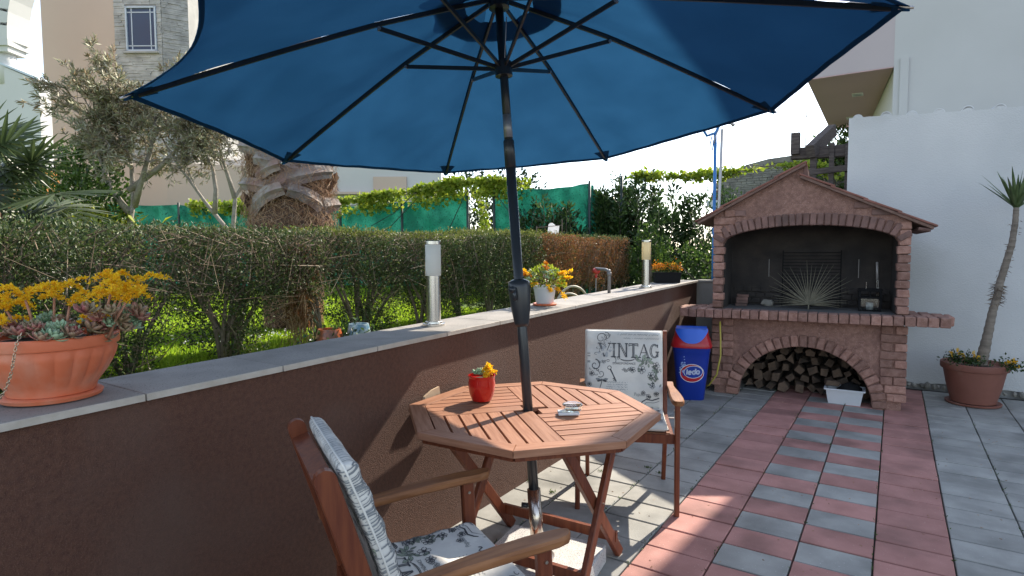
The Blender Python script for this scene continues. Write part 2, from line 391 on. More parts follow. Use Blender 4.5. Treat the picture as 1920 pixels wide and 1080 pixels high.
# small weeds in the joints, specks
A = []
for _ in range(260):
    c = random.choice([-2, -1, -1, 0, 0, 1, 2, 3, 4, 5]); y = random.uniform(2, 6.8)
    for q in range(2): A.append((PX0 + c * PCW + random.gauss(0, .004), y + random.gauss(0, .02), 0))
for (x, y) in ((-1.63, 2.93), (-1.62, 2.75), (-1.52, 3.38), (-1.2, 3.55), (-1.3, 3.6), (-1.83, 3.0)):
    for q in range(26): A.append((x + random.gauss(0, .012), y + random.gauss(0, .012), .002))
A = np.array(A); stuff(leaves('joint_weeds', A, rdir(len(A), 1.2), 'bush_leaf', .016, .005))
A = np.array([(random.uniform(-1.8, 1.2), random.uniform(2.1, 6.9), .002) for _ in range(420)]); B = A + rdir(420) * [.011, .011, 0]
stuff(sticks('leaf_litter', A, B, .0022, .001, 'twig_dry'))

# brown garden wall with stone cap
CZ = lambda y: .975 + .0155 * y
gw = thing('garden_wall', 'long brown stucco garden wall with a grey stone cap beside the wooden table', 'wall', (-2.0, 6.6, 0))
O = Vector(gw.location)
mb = MB(); Y0, Y1 = -2.2, 6.62
n = 60
def wallx(y): return -1.85
vs = []
for xx in (-2.155, -1.85):
    for y in (Y0, Y1): vs += [(xx + 2.0, y - 6.6, -.05), (xx + 2.0, y - 6.6, CZ(y) - .022)]
mb.add(vs, [(0, 1, 3, 2), (4, 6, 7, 5), (0, 4, 5, 1), (2, 3, 7, 6), (1, 5, 7, 3), (0, 2, 6, 4)])
mb.build('wall_body', 'stucco_brown', gw)
y = 1.302 - .462 * 8
k = 0
while y < Y1 - .05:
    ln = min(.462, Y1 + .012 - y); yc = y + ln / 2
    t = piece('cap_tile', gw, (.338, ln - .004, .022), (-2.004 + 2.0, yc - 6.6, CZ(yc) - .011), (math.atan(.0155), random.gauss(0, .001), 0), 'cap_stone', ch=.002, var=k % 3)
    e = piece('tile_edge', t, (.004, ln - .005, .0205), (.1705, 0, 0), None, 'cap_edge', ch=.0008)
    y += .462; k += 1
# beige cardboard scrap between the table corner and the wall
cd = thing('cardboard_scrap', 'small beige cardboard scrap wedged between the table corner and the brown wall', 'cardboard', (-1.84, 2.11, .70))
MB().add([(-.004, -.055, -.01), (-.004, .06, -.02), (-.004, .055, .05), (-.004, 0, .042), (-.004, -.052, .022), (.012, -.055, -.01), (.012, .06, -.02), (.006, .055, .05), (.006, 0, .042), (.008, -.052, .022)],
         [(0, 1, 2, 3, 4), (9, 8, 7, 6, 5), (0, 5, 6, 1), (1, 6, 7, 2), (2, 7, 8, 3), (3, 8, 9, 4), (4, 9, 5, 0)]).build('sheet', 'cardboard', cd)

# grey end wall behind the barbecue
cw_ = MB().box((0, 0, .53), (.40, .12, 1.06)).box((0, -.002, 1.07), (.41, .15, .02)).build('concrete_wall', 'concrete', None, loc=(-1.655, 6.70, 0))
tag(cw_, 'low grey concrete wall seen between the brown wall and the barbecue', 'wall')

# white boundary wall
ww = thing('white_wall', 'tall white rendered boundary wall behind the potted yucca', 'wall', (-.455, 7.27, 0))
mb = MB(); N_ = 40; top = lambda x: 2.805 - .049 * x
for (ya, yb) in ((0, .22),):
    vs = []
    for i in range(N_ + 1):
        x = 7 * i / N_; j = random.uniform(-.006, .006) if i else 0
        vs += [(x, ya, .045 + random.uniform(-.015, .02)), (x, ya, top(x) + j), (x, yb, .0), (x, yb, top(x) + j)]
    fs = []
    for i in range(N_):
        a, b = 4 * i, 4 * i + 4; fs += [(a, b, b + 1, a + 1), (a + 1, b + 1, b + 3, a + 3), (a + 2, a + 3, b + 3, b + 2), (a, a + 2, b + 2, b)]
    fs += [(0, 1, 3, 2), (4 * N_, 4 * N_ + 2, 4 * N_ + 3, 4 * N_ + 1)]
    mb.add(vs, fs)
mb.build('wall_body', 'white_render', ww)
MB().box((3.5, .10, .03), (6.98, .15, .12)).build('footing', 'concrete', ww)
# half round white coping tiles poking over the top
def halftile(r0, r1, ln):
    m_ = MB(); a = []
    for (yy, rr) in ((0, r0), (ln, r1)):
        for rad in (rr, rr - .012):
            for i in range(9): t = PI * i / 8; a.append((rad * math.cos(t), yy, rad * math.sin(t)))
    fs = []
    for i in range(8): fs += [(i, i + 1, 19 + i, 18 + i)[::-1], (9 + i, 27 + i, 28 + i, 10 + i)[::-1], (i, 9 + i, 10 + i, i + 1)[::-1], (18 + i, 19 + i, 28 + i, 27 + i)[::-1]]
    return m_.add(a, fs)
ht = halftile(.05, .06, .34).mesh('coping_tile', 'white_render', True)
for i in range(26):
    x = .03 + .235 * i + random.uniform(-.02, .02)
    MB().tube([(x + .05, .004, top(x) - .022), (x + .05, .215, top(x) - .022)], .046, 14).build('coping_hump', 'white_render', ww)
    put('coping_tile', ht, ww, (x + .05, .006, top(x) - .012 + random.uniform(-.006, .008)), (random.gauss(0, .03), 0, random.gauss(0, .06)))
def rock(mat, var):
    m_ = MB().ball((0, 0, 0), (.5, .5, .5), 7, 5); rr = random.Random(var)
    m_.v = [tuple(c * rr.uniform(.78, 1.12) for c in v) for v in m_.v]; return m_.mesh('stone', mat)
rocks = [rock('stone', i) for i in range(5)]
for i in range(46):
    o = put('stone', random.choice(rocks), ww, (.4 + i * .052 + random.uniform(-.02, .02), -.02 + random.uniform(-.03, .01), .018 + random.uniform(0, .02)), (random.uniform(0, 3), random.uniform(0, 3), random.uniform(0, 3)))
    s_ = random.uniform(.035, .075); o.scale = (s_ * 1.2, s_ * .8, s_ * .8)

# ---- house at the right, behind the white wall
nh = thing('neighbour_house', 'pale rendered house with a jutting balcony slab above the white wall', 'house', (0, 10, 0))
MB().prism([(-.085, .02), (.30, 4.9), (-.60, 4.9), (-.47, 3.6)], -.05, 3.978).build('lower_wall', 'building_render', nh)
MB().prism([(-.096, .002), (12, .002), (12, 5), (.42, 5)], -.05, 9).build('upper_wall', 'building_render', nh)  # hidden left side slanted along the sun, shaped for the patio's shade edge
MB().prism([(-1.2, .004), (-.04, .004), (.30, 4.85), (-.5, 4.85), (-1.24, 4.2)], 3.984, 5.0).build('balcony_front', 'slab_face', nh)
MB().prism([(-1.197, .007), (-.1, .007), (-.47, 3.6), (-.52, 4.6), (-1.24, 4.19)], 3.972, 3.983).build('soffit', 'soffit', nh)
MB().box((.03, -.012, 2.0), (.10, .026, 4.16)).build('pilaster', 'building_render', nh)
for (x, yy) in ((-.60, 1.376), (-.796, 3.284)):
    f = MB().box((x, yy, 3.967), (.16, .22, .012)).build('spotlight', 'lamp_white', nh)
    MB().box((x, yy, 3.958), (.11, .13, .006)).build('lens', 'frosted', f)

# ---- far-left cream house with a stone-clad bay and a window
ch_ = thing('cream_house', 'cream house with a grey stone-clad bay and one window', 'house', (-15.75, 6.87, .7))
o_ = Vector((-15.75, 6.87, .7))
A_, B_, C_, D_ = Vector((-17.25, 5.93, 0)), Vector((-15.75, 6.87, 0)), Vector((-14.8, 7.48, 0)), Vector((-14.55, 7.98, 0))
L2 = lambda p: (p.x - o_.x, p.y - o_.y)
bk = Vector((-3.5, 5.5, 0))
MB().prism([L2(A_), L2(B_), L2(B_ + bk), L2(A_ + bk)], -.1, 6.9).build('cream_wall', 'house_cream', ch_)
MB().prism([L2(B_), L2(C_), L2(D_), L2(D_ + bk), L2(B_ + bk)], -.1, 9).build('bay_wall', 'concrete', ch_)
MB().prism([L2(B_ + Vector((-.03, -.03, 0))), L2(C_ + Vector((.02, -.05, 0))), L2(Vector((-13.6, 8.9, 0))), L2(Vector((-14.2, 9.6, 0))), L2(B_ + bk * .5)], -.1, 2.88).build('ground_floor_wall', 'house_cream', ch_)
MB().prism([L2(A_ + Vector((-.25, -.16, 0))), L2(B_ + Vector((-.01, -.02, 0))), L2(B_ + bk), L2(A_ + bk)], 6.92, 7.1).build('roof', 'roof_tile', ch_)
def cladding(a, b, z0, z1, parent, hole=None, mat='cladding', hh=.040, d=.022, off=Vector((0, 0, 0))):
    m_ = MB(); dv = (b - a); Lg = dv.length; dv.normalize(); nr = Vector((dv.y, -dv.x, 0)); z = z0
    rm = Matrix((dv, nr, Vector((0, 0, 1)))).transposed().to_4x4()
    while z < z1:
        x = -random.uniform(0, .3); h = hh * random.uniform(.7, 1.4)
        while x < Lg:
            l = random.uniform(.12, .42); x0, x1 = max(x, 0), min(x + l, Lg); x += l
            if x1 - x0 < .02: continue
            if hole and x1 > hole[0] and x0 < hole[1] and z + h > hole[2] and z < hole[3]:
                if x0 < hole[0]: x1 = hole[0]
                elif x1 > hole[1]: x0 = hole[1]
                else: continue
            dd = d * random.uniform(.5, 1.5); p = a + dv * ((x0 + x1) / 2) + nr * dd / 2 - off
            m_.box((p.x, p.y, z + h / 2), (x1 - x0 - .005, dd, h - .004), rm)
        z += h
    return stuff(m_.build('stone_cladding', mat, parent))
wl = 1.129
cladding(B_, C_, 2.9, 8.3, ch_, (.27, 1.02, 5.50, 6.56), off=Vector((o_.x, o_.y, 0)))
cladding(C_, D_, 2.9, 8.3, ch_, None, off=Vector((o_.x, o_.y, 0)))
dv = (C_ - B_).normalized(); nr = Vector((dv.y, -dv.x, 0)); rm = Matrix((dv, nr, Vector((0, 0, 1)))).transposed().to_4x4()
def onw(s, z, d=0): p = B_ + dv * s + nr * d; return (p.x - o_.x, p.y - o_.y, z)
wd = MB()
for s, z, sx, sz in ((.30, 6.03, .032, 1.04), (.99, 6.03, .032, 1.04), (.645, 5.53, .72, .032), (.645, 6.53, .72, .032)): wd.box(onw(s, z, .0), (sx, .1, sz), rm)
fr = wd.build('window', 'window_frame', ch_)
MB().box(onw(.645, 6.03, -.0), (.68, .02, 1.0), rm).build('pane', 'window_glass', fr)
mu = MB()
for s, z, sx, sz in ((.42, 6.03, .022, .98), (.87, 6.03, .022, .98), (.645, 5.64, .66, .022), (.645, 6.42, .66, .022)): mu.box(onw(s, z, .012), (sx, .02, sz), rm)
mu.build('muntin', 'window_frame', fr)
MB().box(onw(.645, 5.475, .04), (.85, .12, .04), rm).build('sill', 'cladding', fr)

# low pale wing / terrace wall behind the fence
lwv = MB(); a, b = Vector((-15.6, 9.1, 0)), Vector((-10.4, 12.45, 0)); dd = (b - a).normalized(); nn = Vector((dd.y, -dd.x, 0))
lw_ = thing('terrace_house', 'low pale terrace building behind the palm trunk and the green netting', 'house', a)
def L3(s, d, z): p = dd * s + nn * d; return (p.x, p.y, z)
ll = (b - a).length
MB().add([L3(0, 0, .6), L3(ll, 0, .6), L3(ll, 0, 3.55), L3(ll * .55, 0, 3.85), L3(0, 0, 3.95), L3(0, -3, .6), L3(ll, -3, .6), L3(ll, -3, 3.55), L3(ll * .55, -3, 3.85), L3(0, -3, 3.95)],
         [(0, 1, 2, 3, 4), (9, 8, 7, 6, 5), (0, 5, 6, 1), (1, 6, 7, 2), (2, 7, 8, 3), (3, 8, 9, 4), (4, 9, 5, 0)]).build('wall', 'house_white', lw_)
for q in range(3): MB().box(L3(1.0 + q * 1.9, .03, 3.2), (.9, .05, .5), Matrix((dd, nn, Vector((0, 0, 1)))).transposed().to_4x4()).build('blind', 'house_cream', lw_)
MB().box(L3(ll / 2, .1, 3.0), (ll, .25, .06), Matrix((dd, nn, Vector((0, 0, 1)))).transposed().to_4x4()).build('ledge', 'house_cream', lw_)

# white villa with arch, far left
wv = thing('white_villa', 'white villa balcony with a round column and arch over an orange wall', 'house', (-14, 4.3, .7))
def V(x, y, z): return (x + 14, y - 4.3, z - .7)
va, vb = Vector((-15.4, 3.6, 0)), Vector((-13.5, 4.55, 0)); vd = (vb - va).normalized(); vn = Vector((-vd.y, vd.x, 0))
def VV(s, d, z): p = va + vd * s + vn * d; return V(p.x, p.y, z)
vl = (vb - va).length
def vblock(s0, s1, d0, d1, za0, za1, zb0, zb1):
    return MB().add([VV(s0, d0, za0), VV(s1, d0, za0), VV(s1, d1, za0), VV(s0, d1, za0), VV(s0, d0, zb0), VV(s1, d0, zb1), VV(s1, d1, zb1), VV(s0, d1, zb0)],
                    [(0, 3, 2, 1), (4, 5, 6, 7), (0, 1, 5, 4), (2, 3, 7, 6), (1, 2, 6, 5), (0, 4, 7, 3)])
vblock(0, vl, 0, .25, 3.0, 3.0, 5.5, 4.62).build('parapet', 'house_white', wv)
vblock(-.05, vl + .03, -.03, .28, 0, 0, 0, 0)
m_ = MB().add([VV(-.05, -.03, 5.52), VV(vl + .03, -.03, 4.63), VV(vl + .03, .28, 4.63), VV(-.05, .28, 5.52), VV(-.05, -.03, 5.56), VV(vl + .03, -.03, 4.67), VV(vl + .03, .28, 4.67), VV(-.05, .28, 5.56)],
              [(0, 3, 2, 1), (4, 5, 6, 7), (0, 1, 5, 4), (2, 3, 7, 6), (1, 2, 6, 5), (0, 4, 7, 3)]); m_.build('coping', 'window_frame', wv)
vblock(0, vl - .15, .02, .5, .6, .6, 3.0, 3.0).build('lower_wall', 'house_orange', wv)
c0 = VV(1.35, .13, 4.6)
MB().tube([c0, (c0[0], c0[1], 4.55)], .15, 16).build('column', 'house_white', wv, True)
MB().box((c0[0], c0[1], 4.63), (.5, .5, .12), rm).box((c0[0], c0[1], 4.52), (.42, .42, .1), rm).build('capital', 'house_white', wv)
ap = []
for i in range(10):
    t = i / 9 * 1.45; s = 1.35 + .1 + (1 - math.cos(t)) * 1.0; z = 5.38 + math.sin(t) * 1.7
    ap.append(Vector(VV(s - .08, .13, z)))
m_ = MB()
for p, q in zip(ap, ap[1:]): m_.bar(p, q + (q - p) * .12, .45, .5, up=Vector((vd.x, vd.y, 0)))
m_.build('arch', 'house_white', wv)
vblock(.2, 1.28, .4, .6, 5.3, 5.3, 8, 8).build('inner_wall', 'house_orange', wv)

# stone house with a curved roofline behind the barbecue
sh = thing('stone_house', 'grey stone house with a curved roofline behind the barbecue', 'house', (-2, 14, .6))
prof = [(-3.5, 2.5), (-3.5, 2.93), (-3.2, 3.17), (-2.85, 3.33), (-2.4, 3.42), (-1.77, 3.46), (-1.0, 3.44), (.4, 3.25)]
pp = [(x + 2, z - .6) for x, z in prof]; pp = [(-1.5, 0)] + pp[0:] + [(2.4, 0)]
n = len(pp); MB().add([(x, yy, z) for yy in (0, 4) for x, z in pp], [tuple(range(n)), tuple(range(2 * n - 1, n - 1, -1))] + [(i, n + i, n + (i + 1) % n, (i + 1) % n) for i in range(n)]).build('wall', 'cladding_back', sh)
m_ = MB(); z = 1.2
while z < 2.9:
    h = random.uniform(.035, .06); x = -1.5
    while x < 2.3:
        l = random.uniform(.1, .3); zt = np.interp(x + l / 2, [p[0] for p in pp[1:-1]], [p[1] for p in pp[1:-1]])
        if z + h < zt - .05: m_.box((x + l / 2, -.008, z + h / 2), (l - .015, random.uniform(.01, .05), h - .01))
        x += l
    z += h
stuff(m_.build('stone_course', 'cladding_back', sh))
rf = MB()
for r_ in range(7):
    for c_ in range(3): rf.tube([(-1.52 + c_ * .075, -.3 + .06 * r_, 1.98 + r_ * .055), (-1.52 + c_ * .075, -.18 + .06 * r_, 2.04 + r_ * .055)], .04, 8)
rf.build('roof_tiles', 'roof_tile', sh, True)
MB().box((-1.5, -.2, 1.87), (.26, .25, .16)).build('gutter', 'white_plastic', sh)
MB().box((-1.42, -.1, 1.7), (.16, .2, .17)).build('chimney_base', 'brick', sh)

# TV antenna
an = thing('tv_antenna', 'thin TV antenna rising above the timber frame against the sky', 'antenna', (-2.68, 22.5, 3))
MB().tube([(0, 0, 0), (0, 0, 3.1)], .02, 6).build('mast', 'grey_metal', an)
MB().tube([(-.3, 0, 2.85), (.28, .1, 3.08)], .013, 5).tube([(-.25, 0, 2.55), (.02, 0, 2.62)], .01, 5).tube([(-.2, -.15, 2.9), (-.2, .15, 2.9)], .008, 4).tube([(.1, -.15, 3.0), (.1, .15, 3.0)], .008, 4).build('aerial', 'grey_metal', an)
# ================================================================== BARBECUE
bb = thing('brick_barbecue', 'big red-brown brick garden barbecue with arched hearth and tiled gable roof', 'barbecue', (-1.498, 5.921, 0), R(4.96))
W = 1.617
def arch_pts(x0, x1, zs, rise, n=24): return [((x0 + x1) / 2 - (x1 - x0) / 2 * math.cos(PI * i / n), zs + rise * math.sin(PI * i / n)) for i in range(n + 1)]
def arch_panel(xa, xb, pts, ztop, y0, y1, zbot):
    m_ = MB()
    for (p, q) in zip(pts, pts[1:]):
        a = [(p[0], y0, p[1]), (q[0], y0, q[1]), (q[0], y0, ztop(q[0])), (p[0], y0, ztop(p[0]))]
        b = [(v[0], y1, v[2]) for v in a]
        m_.add(a + b, [(0, 1, 2, 3), (7, 6, 5, 4), (0, 4, 5, 1), (3, 2, 6, 7)])
    for (x0, x1) in ((xa, pts[0][0]), (pts[-1][0], xb)):
        a = [(x0, y0, zbot), (x1, y0, zbot), (x1, y0, ztop(x1)), (x0, y0, ztop(x0))]; b = [(v[0], y1, v[2]) for v in a]
        m_.add(a + b, [(0, 1, 2, 3), (7, 6, 5, 4), (0, 4, 5, 1), (1, 5, 6, 2), (3, 2, 6, 7), (4, 0, 3, 7)])
    return m_
# lower base with arch (mortar plane set back from brick faces)
lo = arch_pts(.25, 1.37, 0, .51)
arch_panel(.03, W - .03, lo, lambda x: .75, .018, .16, 0).build('base_wall', 'stucco_red', bb)
MB().box((.055, .42, .375), (.07, .55, .75)).build('side_wall', 'mortar', bb)
MB().box((W - .055, .42, .375), (.07, .55, .75)).build('side_wall', 'mortar', bb)
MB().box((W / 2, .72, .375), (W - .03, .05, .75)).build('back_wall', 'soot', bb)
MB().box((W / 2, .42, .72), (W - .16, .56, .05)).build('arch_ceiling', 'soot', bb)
# quoins of the base
BH = .0675; GAP = .007
def quoins(xs, z0, rows, mat, y=0., dp=.07, skip=None, startlong=True):
    for i in range(rows):
        z = z0 + i * (BH + GAP) + BH / 2
        long_ = (i % 2 == 0) == startlong
        for side, (xa, dirn) in enumerate(xs):
            parts_ = [(0, .20)] if long_ else [(0, .092), (.103, .095)]
            for (o0, l) in parts_:
                if skip and skip(side, xa + dirn * (o0 + l / 2), z, l): continue
                piece('brick', bb, (l + random.uniform(-.006, .004), dp, BH), (xa + dirn * (o0 + l / 2) + random.gauss(0, .002), y + dp / 2 - random.uniform(0, .006), z), (random.gauss(0, .008), random.gauss(0, .008), random.gauss(0, .008)), mat, ch=.006, var=(i + side * 3 + int(o0 * 100)) % 6, jit=.002)
def skip_lo(side, x, z, l):
    ex = x + l / 2 if side == 0 else x - l / 2
    zz = z + .02
    half = .56 + .115; hh = .51 + .115
    t = 1 - (zz / hh) ** 2
    if t <= 0: return False
    edge = .81 - half * math.sqrt(t) if side == 0 else .81 + half * math.sqrt(t)
    return ex > edge + .012 if side == 0 else ex < edge - .012
quoins([(0, 1), (W, -1)], .004, 10, 'brick', skip=skip_lo)
for i in range(1, 4):   # shortened bricks where the arch ring meets the quoins
    z = .004 + i * (BH + GAP) + BH / 2
    t = math.sqrt(max(0, 1 - ((z + .02) / .625) ** 2)); e = .81 - .675 * t
    for xa, d_ in ((0, 1), (W, -1)):
        l = e - .012
        if l > .03 and l < .19: piece('brick', bb, (l, .068, BH), (xa + d_ * l / 2, .034, z), None, 'brick', ch=.006, var=i, jit=.002)
def ring(pts_fn, n, th, mat, y, dp, wj=.009, key=None, par=None):
    for i in range(n):
        t = (i + .5) / n
        p, q, r_ = pts_fn(t), pts_fn(t + .5 / n * .98), pts_fn(t - .5 / n * .98)
        wd_ = math.hypot(q[0] - r_[0], q[1] - r_[1]) - wj
        tx, tz = q[0] - r_[0], q[1] - r_[1]; l = math.hypot(tx, tz); tx /= l; tz /= l; nx, nz = -tz, tx
        if nz < 0: nx, nz = -nx, -nz
        ang = math.atan2(tz, tx)
        wk = wd_ * (1.06)
        piece('brick', par or bb, (wk, dp, th), (p[0] + nx * th / 2, y + dp / 2 - random.uniform(0, .006), p[1] + nz * th / 2), (0, -ang, 0), mat, ch=.006, var=i % 6, jit=.0025)
# equal-arc lower ring
def ellipse_param(cx, hw, z0, rise, a0=0., a1=PI):
    ts = np.linspace(a0, a1, 400); xs = cx - hw * np.cos(ts); zs = z0 + rise * np.sin(ts)
    s = np.concatenate([[0], np.cumsum(np.hypot(np.diff(xs), np.diff(zs)))]); s /= s[-1]
    return lambda t: (float(np.interp(t, s, xs)), float(np.interp(t, s, zs)))
ring(ellipse_param(.81, .562, 0, .512), 25, .108, 'brick', -.004, .09)
# shelf: soldier bricks along the front, brick-topped wings, hearth slab between
SZ = .762; ST = .082
for i in range(27):
    x = -.245 + i * .0808
    piece('brick', bb, (.0745, .165, ST), (x, -.155 + .0825 - random.uniform(0, .007), SZ + ST / 2 + random.gauss(0, .0015)), (random.gauss(0, .006), random.gauss(0, .01), random.gauss(0, .01)), 'brick', ch=.005, var=i % 6, jit=.002)
def wing(sgn, x0):
    m_ = MB().prism([(x0, .012), (x0 + sgn * .27, .012), (x0 + sgn * .27, .25), (x0 + sgn * .20, .42), (x0, .5)][::(1 if sgn > 0 else -1)], SZ + .004, SZ + ST - .012); m_.build('wing_slab', 'mortar', bb)
    for a in range(3):
        for b_ in range(5):
            xx = x0 + sgn * (.048 + a * .088); yy = .056 + b_ * .088
            if yy > .43 - a * .09 + .05: continue
            piece('brick', bb, (.08, .08, .03), (xx, yy, SZ + ST - .014), (0, 0, random.gauss(0, .01)), 'brick', ch=.005, var=(a + b_) % 6, jit=.002)
    piece('brick', bb, (.05, .24, ST), (x0 + sgn * .292, .13, SZ + ST / 2), None, 'brick', ch=.008, var=2, jit=.002)
wing(-1, -.005); wing(1, W + .005)
MB().box((W / 2, .33, SZ + .03), (W - .01, .78, .06)).build('shelf_slab', 'mortar', bb)
MB().box((W / 2, .34, SZ + .066), (W - .17, .70, .014)).build('hearth', 'hearth', bb)
# upper pillars
UZ = SZ + ST + .004
rows = 9
for i in range(rows):
    z = UZ + i * .0745 + .034
    for xa, d_ in ((0, 1), (W, -1)):
        l = .088 + (.012 if i % 2 else 0) + random.uniform(-.003, .003)
        piece('brick', bb, (l, .11, .068), (xa + d_ * l / 2, .055 - random.uniform(0, .005), z), (random.gauss(0, .008), random.gauss(0, .01), random.gauss(0, .012)), 'brick', ch=.006, var=(i * 2 + (d_ > 0)) % 6, jit=.0025)
for xa in (.045, W - .045): MB().box((xa, .40, 1.19), (.07, .60, .72)).build('pillar_side', 'mortar', bb)
# inside: soot-black box
_rf = lambda x: (2.19 - (.775 - x) * .545 if x < .775 else 2.09 - (x - .775) * .485) - .06
_pp = [(.06, .83)] + [(x, min(_rf(x), 1.98)) for x in np.linspace(.06, W - .06, 12)] + [(W - .06, .83)]
_n = len(_pp)
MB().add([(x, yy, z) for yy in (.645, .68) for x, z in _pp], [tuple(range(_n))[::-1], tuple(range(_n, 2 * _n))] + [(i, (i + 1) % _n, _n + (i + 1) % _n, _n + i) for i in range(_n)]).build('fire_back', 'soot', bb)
for xa in (.083, W - .083): MB().box((xa, .40, 1.24), (.006, .52, .80)).build('fire_side', 'soot' if xa < 1 else 'soot', bb)
m_ = MB().add([(.09, .12, 1.64), (W - .09, .12, 1.64), (W - .3, .64, 1.85), (.3, .64, 1.85), (.06, .12, 1.66), (W - .06, .12, 1.66), (W - .3, .66, 1.88), (.3, .66, 1.88)], [(3, 2, 1, 0), (4, 5, 6, 7), (0, 1, 5, 4), (1, 2, 6, 5), (2, 3, 7, 6), (3, 0, 4, 7)])
m_.build('smoke_hood', 'soot', bb)
for i in range(16):   # fire bricks seen on the back wall
    for j in range(3):
        piece('brick', bb, (.085, .02, .05), (.16 + i * .088 + (j % 2) * .04, .64, UZ + .035 + j * .058), (random.gauss(0, .02), random.gauss(0, .03), 0), 'soot', ch=.004, var=i % 3, jit=.002)
# gable front with shallow arch
RX, RZ = .775, 2.19
ztop = lambda x: min(RZ - (RX - x) * .545, 1e9) if x < RX else RZ - .10 - (x - RX) * .485
ua = ellipse_param(.808, .724, 1.47, .165)
ups = [ua(i / 30) for i in range(31)]
arch_panel(.005, W - .005, [(p[0], p[1] + .004) for p in ups], lambda x: ztop(x), .016, .16, 1.46).build('gable_wall', 'stucco_red', bb)
ring(ua, 27, .108, 'brick_dark', -.006, .09)
for i in range(4):
    z = 1.54 + i * .0745 - .0 ; long_ = i % 2 == 0
    for xa, d_, s in ((0, 1, 0), (W, -1, 1)):
        if i == 0: parts_ = [(0, .085)]
        elif i == 1: parts_ = [(0, .085), (.095, .09)] if s == 0 else [(0, .08)]
        elif i == 2: parts_ = [(0, .20)] if s == 0 else []
        else: parts_ = [] if s else [(.1, .095)]
        for o0, l in parts_: piece('brick', bb, (l, .07, BH), (xa + d_ * (o0 + l / 2), .035 - random.uniform(.0, .006), z), None, 'brick', ch=.006, var=i % 6, jit=.002)
for (x, z, l) in ((.95, 1.775, .0), (1.27, 1.80, .17), (1.40, 1.735, .16), (.24, 1.76, .10)):
    if l: piece('brick', bb, (l, .06, .055), (x, .028, z), (0, .0, 0), 'brick_dark', ch=.006, var=3, jit=.002)
# roof: two slopes of thin clay tiles, left slope laps over the ridge
def slope(p0, p1, ntile, y0, y1, nm):
    a, b = Vector((p0[0], 0, p0[1])), Vector((p1[0], 0, p1[1])); d = b - a; L_ = d.length; d.normalize(); ang = math.atan2(d.z, d.x)
    cx = (a + b) / 2
    MB().box((0, 0, 0), (L_, y1 - y0 - .02, .022)).build('roof_deck', 'mortar', bb, loc=(cx.x, (y0 + y1) / 2, cx.z - .0), rot=(0, -ang, 0))
    up = Vector((-d.z, 0, d.x)); up = up if up.z > 0 else -up
    for j in range(ntile):
        s = (j + .5) / ntile
        for k, yy in enumerate(np.arange(y0 + .1, y1, .2)):
            p = a + (b - a) * s + up * .021
            piece('roof_tile', bb, (L_ / ntile * 1.12, .196, .018), (p.x, yy, p.z + random.gauss(0, .0015)), (random.gauss(0, .01), -ang + (.035 if d.z * d.x > 0 else -.035) , random.gauss(0, .006)), 'roof_tile', ch=.004, var=(j + k) % 5, jit=.002)
slope((-.145, 1.675), (RX + .02, 2.185), 4, -.07, .85, 'l')
slope((1.765, 1.585), (RX - .02, 2.075), 4, -.06, .85, 'r')
m_ = MB()
for i in range(22): m_.tube([(1.66 + .08 * 0, -.03 + i * .04, 1.585), (1.745, -.03 + i * .04, 1.567)], .014, 6)
stuff(m_.build('tile_ends', 'brick_dark', bb))
MB().add([(RX, .01, 2.02), (RX + .05, .01, 2.06), (RX + .03, .01, 2.17), (RX, .01, 2.17), (RX, .82, 2.02), (RX + .05, .82, 2.06), (RX + .03, .82, 2.17), (RX, .82, 2.17)], [(0, 1, 2, 3), (7, 6, 5, 4), (0, 4, 5, 1), (1, 5, 6, 2), (2, 6, 7, 3), (3, 7, 4, 0)]).build('ridge_infill', 'brick_dark', bb)

def BB(x, y, z): p = bb.matrix_basis @ Vector((x, y, z)); return (p.x, p.y, p.z)
bpy.context.view_layer.update()
# things in the hearth
gr = thing('grill_rack', 'black wire grill rack leaning on the back of the hearth behind the dried fan', 'grill', BB(.86, .56, .835), R(5))
m_ = MB()
for i in range(17): m_.tube([(-.27, .02 + .001 * i, .02 + i * .033), (.25, .02 + .001 * i, .02 + i * .033)], .0035, 5)
m_.build('bars', 'iron', gr)
for x in (-.27, .25): MB().tube([(x, .015, 0), (x, .04, .57)], .006, 6).build('frame_rod', 'iron', gr)
for x in (-.40, .40): MB().tube([(x, .03, .30), (x, .03, .48)], .004, 5).build('hook', 'pipe', gr)
df = thing('dried_fan_leaf', 'dried grey palm fan leaf standing in the middle of the barbecue hearth', 'dried leaf', BB(.84, .30, .836), R(5))
MB().tube([(0, 0, 0), (0, .005, .05)], .006, 6).build('stalk', 'dry_leaf', df)
for i in range(34):
    t = (i + .5) / 34; a = R(-8 + 196 * t) + random.gauss(0, .02); L_ = random.uniform(.31, .47) * (1 if .15 < t < .85 else .85); dy = random.uniform(-.06, .06)
    pts = [(0, 0, .05), (math.cos(a) * .08, dy * .2, .05 + math.sin(a) * .08), (math.cos(a) * L_ * .6, dy * .6, .05 + math.sin(a) * L_ * .6), (math.cos(a) * L_, dy + .01, .05 + math.sin(a) * L_ * .98 - .015 * abs(math.cos(a)))]
    MB().tube(pts, [.005, .0068, .0030, .0006], 4, sx=.7).build('leaf_blade', 'dry_leaf', df)
ln = thing('lantern', 'small black metal lantern at the right end of the hearth', 'lantern', BB(1.35, .40, .832), R(5))
m_ = MB()
for x in (-.055, .055):
    for y_ in (-.045, .045): m_.box((x, y_, .075), (.012, .012, .15))
for z in (.005, .10, .15): m_.box((0, -.045, z), (.12, .012, .012)).box((0, .045, z), (.12, .012, .012)).box((-.055, 0, z), (.012, .09, .012)).box((.055, 0, z), (.012, .09, .012))
m_.box((0, 0, .158), (.13, .11, .008)).box((-.0, -.045, .125), (.01, .01, .05)).build('frame', 'iron', ln)
ln.scale = (1.5, 1.3, 1.3)
